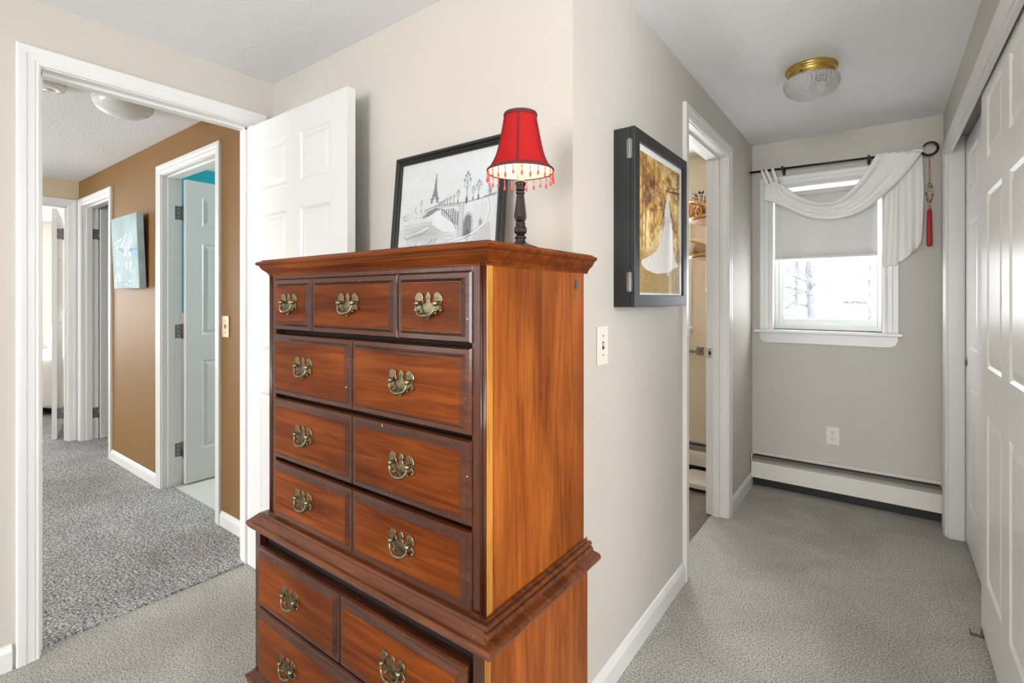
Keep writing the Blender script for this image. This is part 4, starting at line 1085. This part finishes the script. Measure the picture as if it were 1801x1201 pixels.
def tail_side(s, t):
    x0 = .150 + .028 * t; x1 = .184 + .010 * math.sin(t * 4); x = x0 + (x1 - x0) * s
    z = 2.062 + (1.594 + .02 * s - 2.062) * t
    return (x, YR + .044 + .006 * math.sin(s * 6 + t * 3), z)
obj('side_tail', MB().grid(tail_side, 10, 26), 'scarf', sc, solid=.0014)

ts_ = thing('beaded_tassel', 'red silk tassel with beads hanging from the rod end', 'tassel', (.212, YR, 1.535))
TX = .212
obj('cord', MB().tube([(TX, YR - .0085, 2.054), (TX - .002, YR - .010, 1.96), (TX, YR - .008, 1.885)], .0014, 6).tube([(TX, YR + .0085, 2.054), (TX + .003, YR - .002, 1.96), (TX + .001, YR - .006, 1.885)], .0014, 6), 'copper', ts_)
bm_cols = [(.03, .10, .03, 1), (.50, .05, .02, 1), (.65, .40, .05, 1), (.22, .28, .30, 1), (.70, .22, .03, 1), (.12, .10, .12, 1), (.7, .55, .3, 1)]
bmats = [plain('glass_bead_tint', c, .15, var=.2, coat=.5) for c in bm_cols]
for k in range(9):
    t = k / 8
    for sgn in (-1, 1):
        rr = .0042 + .0016 * ((k * 5 + (sgn > 0) * 3) % 3) / 2
        x = TX + sgn * (.004 + .010 * math.sin(PI * t)); z = 1.884 - .100 * t
        obj('bead', MB().sphere((x, YR - .007 + .002 * sgn, z), rr, 8), bmats[(k * 3 + (sgn > 0) * 4) % 7], ts_)
obj('wire_wrap', MB().tube([(TX + .0145 * math.cos(t * 12.5) * (1 if t < .9 else .6), YR - .007 + .0145 * math.sin(t * 12.5), 1.875 - .085 * t) for t in np.linspace(0, 1, 40)], .0010, 5), 'hinge', ts_)
obj('cap', MB().lathe([(.002, .024), (.0045, .020), (.004, .016), (.0055, .012), (.0045, .008), (.007, .004), (.0075, -.002), (.0065, -.004)], (TX, YR - .006, 1.745), 16), 'copper', ts_)
fl2 = lambda i, a: .10 * math.sin(11 * a) + .05 * math.sin(23 * a + i)
obj('tassel_skirt', MB().lathe([(.0065, 0), (.0095, -.012), (.0105, -.06), (.0115, -.14), (.0120, -.185), (.0105, -.202), (.006, -.204)], (TX, YR - .006, 1.742), 44, flute=fl2), 'red_silk', ts_)

# ================================================================== ensuite glimpses
tb_ = thing('towel_bar', 'dark nickel square towel bar on the ensuite wall', 'towel bar', (-1.25, YW, .85))
for x in (-1.046, -1.52):
    obj('wall_plate', MB().box(x - .026, x + .026, YW - .008, YW, .842, .902), 'nickel', tb_, bevel=.001)
    obj('post', MB().box(x - .011, x + .011, YW - .058, YW - .008, .861, .882), 'brass', tb_, bevel=.001)
obj('bar', MB().box(-1.53, -1.036, YW - .064, YW - .050, .862, .880), 'nickel', tb_, bevel=.001)
def rattan_shelf(label, z, arch):
    o = thing('rattan_shelf', label, 'shelf', (XC - T, 3.36, z), 'rattan shelves in the ensuite')
    x0 = XC - T; yc = 3.36; r = .20
    half_ = [(x0 - r * math.sin(a), yc - .20 * math.cos(a)) for a in np.linspace(0, PI, 17)]
    obj('board', MB().prism([(x0, yc - .20)] + half_[1:-1] + [(x0, yc + .20)], lambda a, b, d: (a, b, d), z, z + .014), 'rattan_d', o)
    obj('lower_rim', MB().tube([(a, b, z + .018) for a, b in half_], .009, 8), 'rattan', o)
    obj('upper_rim', MB().tube([(a, b, z + .018 + arch * math.sin(PI * i / 16) ** .5) for i, (a, b) in enumerate(half_)], .008, 8), 'rattan', o)
    for k in range(2, 15, 2):
        a, b = half_[k]; a2, b2 = half_[min(k + 2, 16)]
        h = arch * math.sin(PI * k / 16) ** .5
        obj('lattice_loop', MB().tube([(a + (a2 - a) * .5 * (1 - math.cos(t)), b + (b2 - b) * .5 * (1 - math.cos(t)), z + .02 + h * .9 * math.sin(t)) for t in np.linspace(0, PI, 12)], .005, 6), 'rattan', o)
        if k + 4 <= 16:
            a3_, b3_ = half_[k + 4]
            obj('lattice_loop', MB().tube([(a + (a3_ - a) * t, b + (b3_ - b) * t - 0, z + .02 + h * .75 * (1 - abs(2 * t - 1))) for t in np.linspace(0, 1, 9)], .004, 6), 'rattan', o)
rattan_shelf('rattan wall shelf holding a dried plant in the ensuite', 1.745, .125)
rattan_shelf('rattan wall shelf holding rolled towels in the ensuite', 1.505, .105)
pt = thing('dried_plant', 'dark dried leafy sprig standing on the upper rattan shelf', 'plant', (-.945, 3.34, 1.76))
obj('pot', MB().lathe([(0, 0), (.03, 0), (.036, .07), (.034, .072), (.030, .066), (0, .064)], (-.945, 3.34, 1.76), 20), 'rattan_d', pt)
for k in range(14):
    a = k * 2.4; L = .10 + .05 * ((k * 3) % 4) / 3; c, s_ = math.cos(a), math.sin(a)
    p0 = Vector((-.945, 3.34, 1.82)); p1 = p0 + Vector((c * L * .35, s_ * L * .35, L * .8)); p2 = p1 + Vector((c * .03, s_ * .03, .012))
    mb = MB().tube([p0, p1], .0015, 5)
    n_ = Vector((-s_, c, .2)).normalized() * .013
    mb.add([p1 - (p2 - p1) * .3, p1 + n_ * .8, p2, p1 - n_ * .8, p1 + Vector((0, 0, .004))], [(0, 1, 4), (1, 2, 4), (2, 3, 4), (3, 0, 4)])
    obj('leaf', mb, 'leaf', pt)
for k in range(2):
    o = thing('rolled_towel', ('front' if k == 0 else 'rear') + ' rolled white towel on the lower rattan shelf', 'towel', (-.92, 3.28 + .13 * k, 1.519), 'towels on the rattan shelf')
    pts_ = [((.006 + .0065 * t) * math.cos(t * 2.2), (.006 + .0065 * t) * math.sin(t * 2.2)) for t in np.linspace(0, 8, 70)]
    ro = pts_[-1]; rmax = max(math.hypot(*p) for p in pts_)
    obj('roll', MB().grid(lambda s, t: (-1.005 + .17 * t, 3.28 + .13 * k + pts_[int(s * 69)][0], 1.524 + rmax + pts_[int(s * 69)][1]), 69, 4), 'towel', o, solid=.006)
    obj('hem_band', MB().tube([(-.96, 3.28 + .13 * k + (rmax + .003) * math.cos(a), 1.524 + rmax + (rmax + .003) * math.sin(a)) for a in np.linspace(0, 2 * PI, 25)], .004, 6), 'towel', o)
bs = thing('bathroom_scale', 'flat white bathroom scale on the ensuite floor by the heater', 'scale', (-.95, 3.42, 0))
def rrect(x0, x1, y0, y1, r):
    return [(cx_ + r * math.cos(a), cy_ + r * math.sin(a)) for cx_, cy_, a0 in ((x1 - r, y1 - r, 0), (x0 + r, y1 - r, PI / 2), (x0 + r, y0 + r, PI), (x1 - r, y0 + r, 1.5 * PI)) for a in np.linspace(a0, a0 + PI / 2, 6)]
obj('platform', MB().prism(rrect(-1.085, -.830, 3.285, 3.575, .03), lambda a, b, d: (a, b, d), .020, .050), 'heater', bs, bevel=.003)
obj('foot_base', MB().prism(rrect(-1.065, -.850, 3.305, 3.555, .02), lambda a, b, d: (a, b, d), 0.0, .020), 'slot', bs)

# ================================================================== far bedroom bed
bd = thing('bed', 'bed with white quilt seen through the far bedroom door', 'bed', (-7.85, 1.35, 0))
def quilt(s, t):
    # profile across: hangs on the near side, over the top, to the far side
    L = [(-7.085, .085), (-7.10, .33), (-7.115, .55), (-7.15, .60), (-7.4, .615), (-8.0, .615), (-8.6, .60)]
    p = interp(L, s); y = -.20 + 2.1 * t
    w = .012 * math.sin(y * 23) * (1 - min(1, s * 3)); hem = .020 * math.sin(y * 16 + 1) * (s < .02)
    return (p[0] + w, y, p[1] + hem + .006 * math.sin(y * 40) * math.sin(s * 40))
obj('quilt', MB().grid(quilt, 50, 80), 'quilt', bd, solid=.012)
obj('mattress', MB().box(-8.6, -7.15, -.18, 1.88, .28, .585), 'quilt', bd, bevel=.04)
obj('bed_base', MB().box(-8.55, -7.22, -.15, 1.85, .10, .28), 'darkgap', bd)
for x in (-8.5, -7.3):
    for y in (-.1, 1.8): obj('leg', MB().box(x - .03, x + .03, y - .03, y + .03, .008, .10), 'darkgap', bd)
obj('headboard', MB().box(-8.6, -7.12, 1.90, 1.95, .1, 1.1), 'quilt', bd, bevel=.02)
def pillow_mesh(c, w, h, d, tilt_):
    Rm = Matrix.Translation(c) @ Matrix.Rotation(tilt_, 4, 'X')
    def f(s, t):
        a = s * 2 * PI; b = (t - .5) * PI
        ca, sa = math.cos(a), math.sin(a); cb_, sb = math.cos(b), math.sin(b)
        e = .5
        px = math.copysign(abs(ca) ** e, ca) * abs(cb_) ** .6 * w / 2; pz = math.copysign(abs(sa) ** e, sa) * abs(cb_) ** .6 * h / 2
        return tuple(Rm @ Vector((px, sb * d / 2, pz)))
    return MB().grid(f, 36, 14)
M['pillow'] = (lambda t: (t.link(t.ramp(t.noise(t.coords(), 9, 3, .5, 1.5), [(.44, lin(240, 239, 237)), (.5, lin(206, 207, 208)), (.55, lin(240, 239, 237))]), t.b.inputs['Base Color']), t.b.inputs['Roughness'].__setattr__('default_value', .9), t.m)[2])(NT('patterned_pillowcase'))
for k, (px_, py_) in enumerate(((-7.50, 1.58), (-8.2, 1.62))):
    o = thing('pillow', ('patterned white pillow propped on the bed, nearest the door' if k == 0 else 'patterned white pillow propped on the far side of the bed'), 'pillow', (px_, py_, .62), 'bed pillows')
    obj('case', pillow_mesh((px_, py_, .835), .62, .44, .20, -.35), 'pillow', o)
    obj('piping', MB().tube([tuple(Matrix.Translation((px_, py_, .835)) @ Matrix.Rotation(-.35, 4, 'X') @ Vector((math.copysign(abs(math.cos(a)) ** .5, math.cos(a)) * .312, 0, math.copysign(abs(math.sin(a)) ** .5, math.sin(a)) * .222))) for a in np.linspace(0, 2 * PI, 49)], .004, 6), 'pillow', o)
bx = thing('storage_box', 'dark navy storage box under the far bed', 'box', (-7.3, 1.45, .008))
obj('body', MB().box(-7.6, -7.225, 1.34, 1.6, .008, .085), 'navy', bx, bevel=.004)
obj('lid', MB().box(-7.605, -7.22, 1.335, 1.605, .085, .097), 'navy', bx, bevel=.003)

# ================================================================== outdoors beyond the window
def ground(s, t):
    x = -14 + 26 * s; y = 4.1 + 34 * t
    return (x, y, -1.1 + .25 * math.sin(x * .5 + 1) * math.sin(y * .35) + .06 * math.sin(x * 2.1) + (.9 * max(0, t - .55)) + .35 * max(0, math.sin(x * .7 + 2.2)) * (1 - t))
gr = tag(obj('snow_ground', MB().grid(ground, 80, 80), 'snow'), 'snow-covered ground outside the passage window', kind='structure')
def tree(x, y, h, k, label):
    o = thing('bare_tree', label, 'tree', (x, y, -1.0), 'bare trees in the snowy yard')
    rs = random.Random(k); r0 = .05 + .012 * h / 3
    pts = [Vector((x + .12 * math.sin(i * .8 + k) * i / 6, y, -1.2 + h * i / 8)) for i in range(9)]
    obj('trunk', MB().tube(pts, [r0 * (1 - .09 * i) for i in range(9)], 7), 'bark', o)
    mb = MB()
    for b in range(44):
        q = rs.uniform(.25, 1) * 8; i = min(7, int(q)); p = pts[i].lerp(pts[i + 1], q - i)
        a = rs.uniform(0, 6.28); L = rs.uniform(.5, 1.4) * (1.2 - q / 10)
        e = p + Vector((math.cos(a) * L, math.sin(a) * L, L * rs.uniform(.2, .9)))
        mb.tube([p, p.lerp(e, .5) + Vector((0, 0, -.05)), e], [.026, .016, .006], 5)
        for c in range(3):
            m_ = p.lerp(e, rs.uniform(.3, .95)); e2 = m_ + Vector((rs.uniform(-.4, .4), rs.uniform(-.4, .4), rs.uniform(.05, .45)))
            mb.tube([m_, e2], [.011, .004], 4)
    bo = obj('branches', mb, 'bark', o); bo['kind'] = 'stuff'
for k, (x, y, h, nm) in enumerate((
    (-1.9, 8.0, 5.5, 'nearest bare tree outside the window on the left'),
    (-1.05, 11.0, 6.5, 'bare tree left of the middle of the window view'),
    (-3.6, 12.0, 6, 'bare tree left of the view behind the fir'),
    (-.42, 8.6, 5, 'slender bare tree right of the window centre'),
    (-2.6, 14.6, 7, 'bare tree before the left end of the pale house'),
    (-.35, 14.3, 7, 'bare tree before the right end of the pale house'),
    (2.0, 16.0, 7, 'bare tree right of the pale house'),
    (-5.2, 19, 8, 'far bare tree left of the pale house'),
    (-2.6, 22.0, 8, 'bare tree behind the left half of the house roof'),
    (-.6, 22.5, 8, 'bare tree behind the right end of the house roof'),
    (-1.6, 26.5, 9, 'farthest bare tree behind the ridge of the house roof'))): tree(x, y, h, k + 1, nm)
def fir(x, y, h, label):
    o = thing('fir_tree', label, 'tree', (x, y, -1.0), 'fir trees in the snowy yard')
    obj('trunk', MB().tube([(x, y, -1.2), (x, y, -1 + h * .9)], .08, 7), 'bark', o)
    mb = MB()
    for l in range(8):
        z = -.7 + h * l / 8; r = (1.1 - .125 * l) * h / 5
        fl_ = lambda i, a: .22 * math.sin(9 * a + l) if i == 0 else 0
        mb.lathe([(r, z), (r * .55, z + h * .09), (.03, z + h * .2)], (x, y, 0), 26, flute=fl_)
    fo = obj('needles', mb, 'fir', o)
fir(-3.4, 9.5, 3.6, 'dark fir tree at the left of the window view')
fir(.75, 11.2, 3.0, 'dark fir tree at the right of the window view')
fir(1.8, 25.5, 6.5, 'tall fir tree behind the pale house')
hs = thing('house', 'pale neighbouring house with snow on its roof', 'house', (-1.4, 16.8, -1))
obj('walls', MB().box(-3.0, .25, 16.6, 19.5, -1, .55), 'siding', hs)
obj('roof', MB().prism([(-3.2, .5), (.45, .5), (.45, .60), (-1.4, 1.25), (-3.2, .60)], lambda a, b, d: (a, d, b), 16.4, 19.7), 'snow', hs)
for x in (-2.4, -1.3, -.4): obj('window', MB().box(x - .22, x + .22, 16.57, 16.61, -.45, .25), plain('house_window_glass', (.25, .28, .33, 1), .2), hs)

# ================================================================== unseen floor lamp added behind the camera for ceiling bounce fill
fl_x, fl_y = .02, -.50
tl2 = thing('fill_lamp', 'unseen torchiere added behind the viewpoint to bounce fill light off the ceiling', 'lamp', (fl_x, fl_y, 0))
obj('base', MB().lathe([(0, 0), (.14, 0), (.145, .012), (.12, .025), (.03, .035), (.015, .06)], (fl_x, fl_y, 0), 32), 'black_metal', tl2)
obj('pole', MB().tube([(fl_x, fl_y, .05), (fl_x, fl_y, 1.62)], .012, 12), 'black_metal', tl2)
obj('bowl', MB().lathe([(.0, 1.61), (.05, 1.62), (.12, 1.66), (.165, 1.72), (.170, 1.725), (.160, 1.72), (.115, 1.67), (.05, 1.635), (0, 1.63)], (fl_x, fl_y, 0), 40), 'dome', tl2)
ul = bpy.data.lights.new('ceiling_fill_light', 'AREA'); ul.shape = 'DISK'; ul.size = .30; ul.energy = 9; ul.color = (1, .985, .97)  # added fill light, aimed up to bounce off the ceiling
uo = bpy.data.objects.new('ceiling_fill_light', ul); COL.objects.link(uo); uo.parent = tl2; uo.location = (0, 0, 1.735); uo.rotation_euler = (PI, 0, 0)
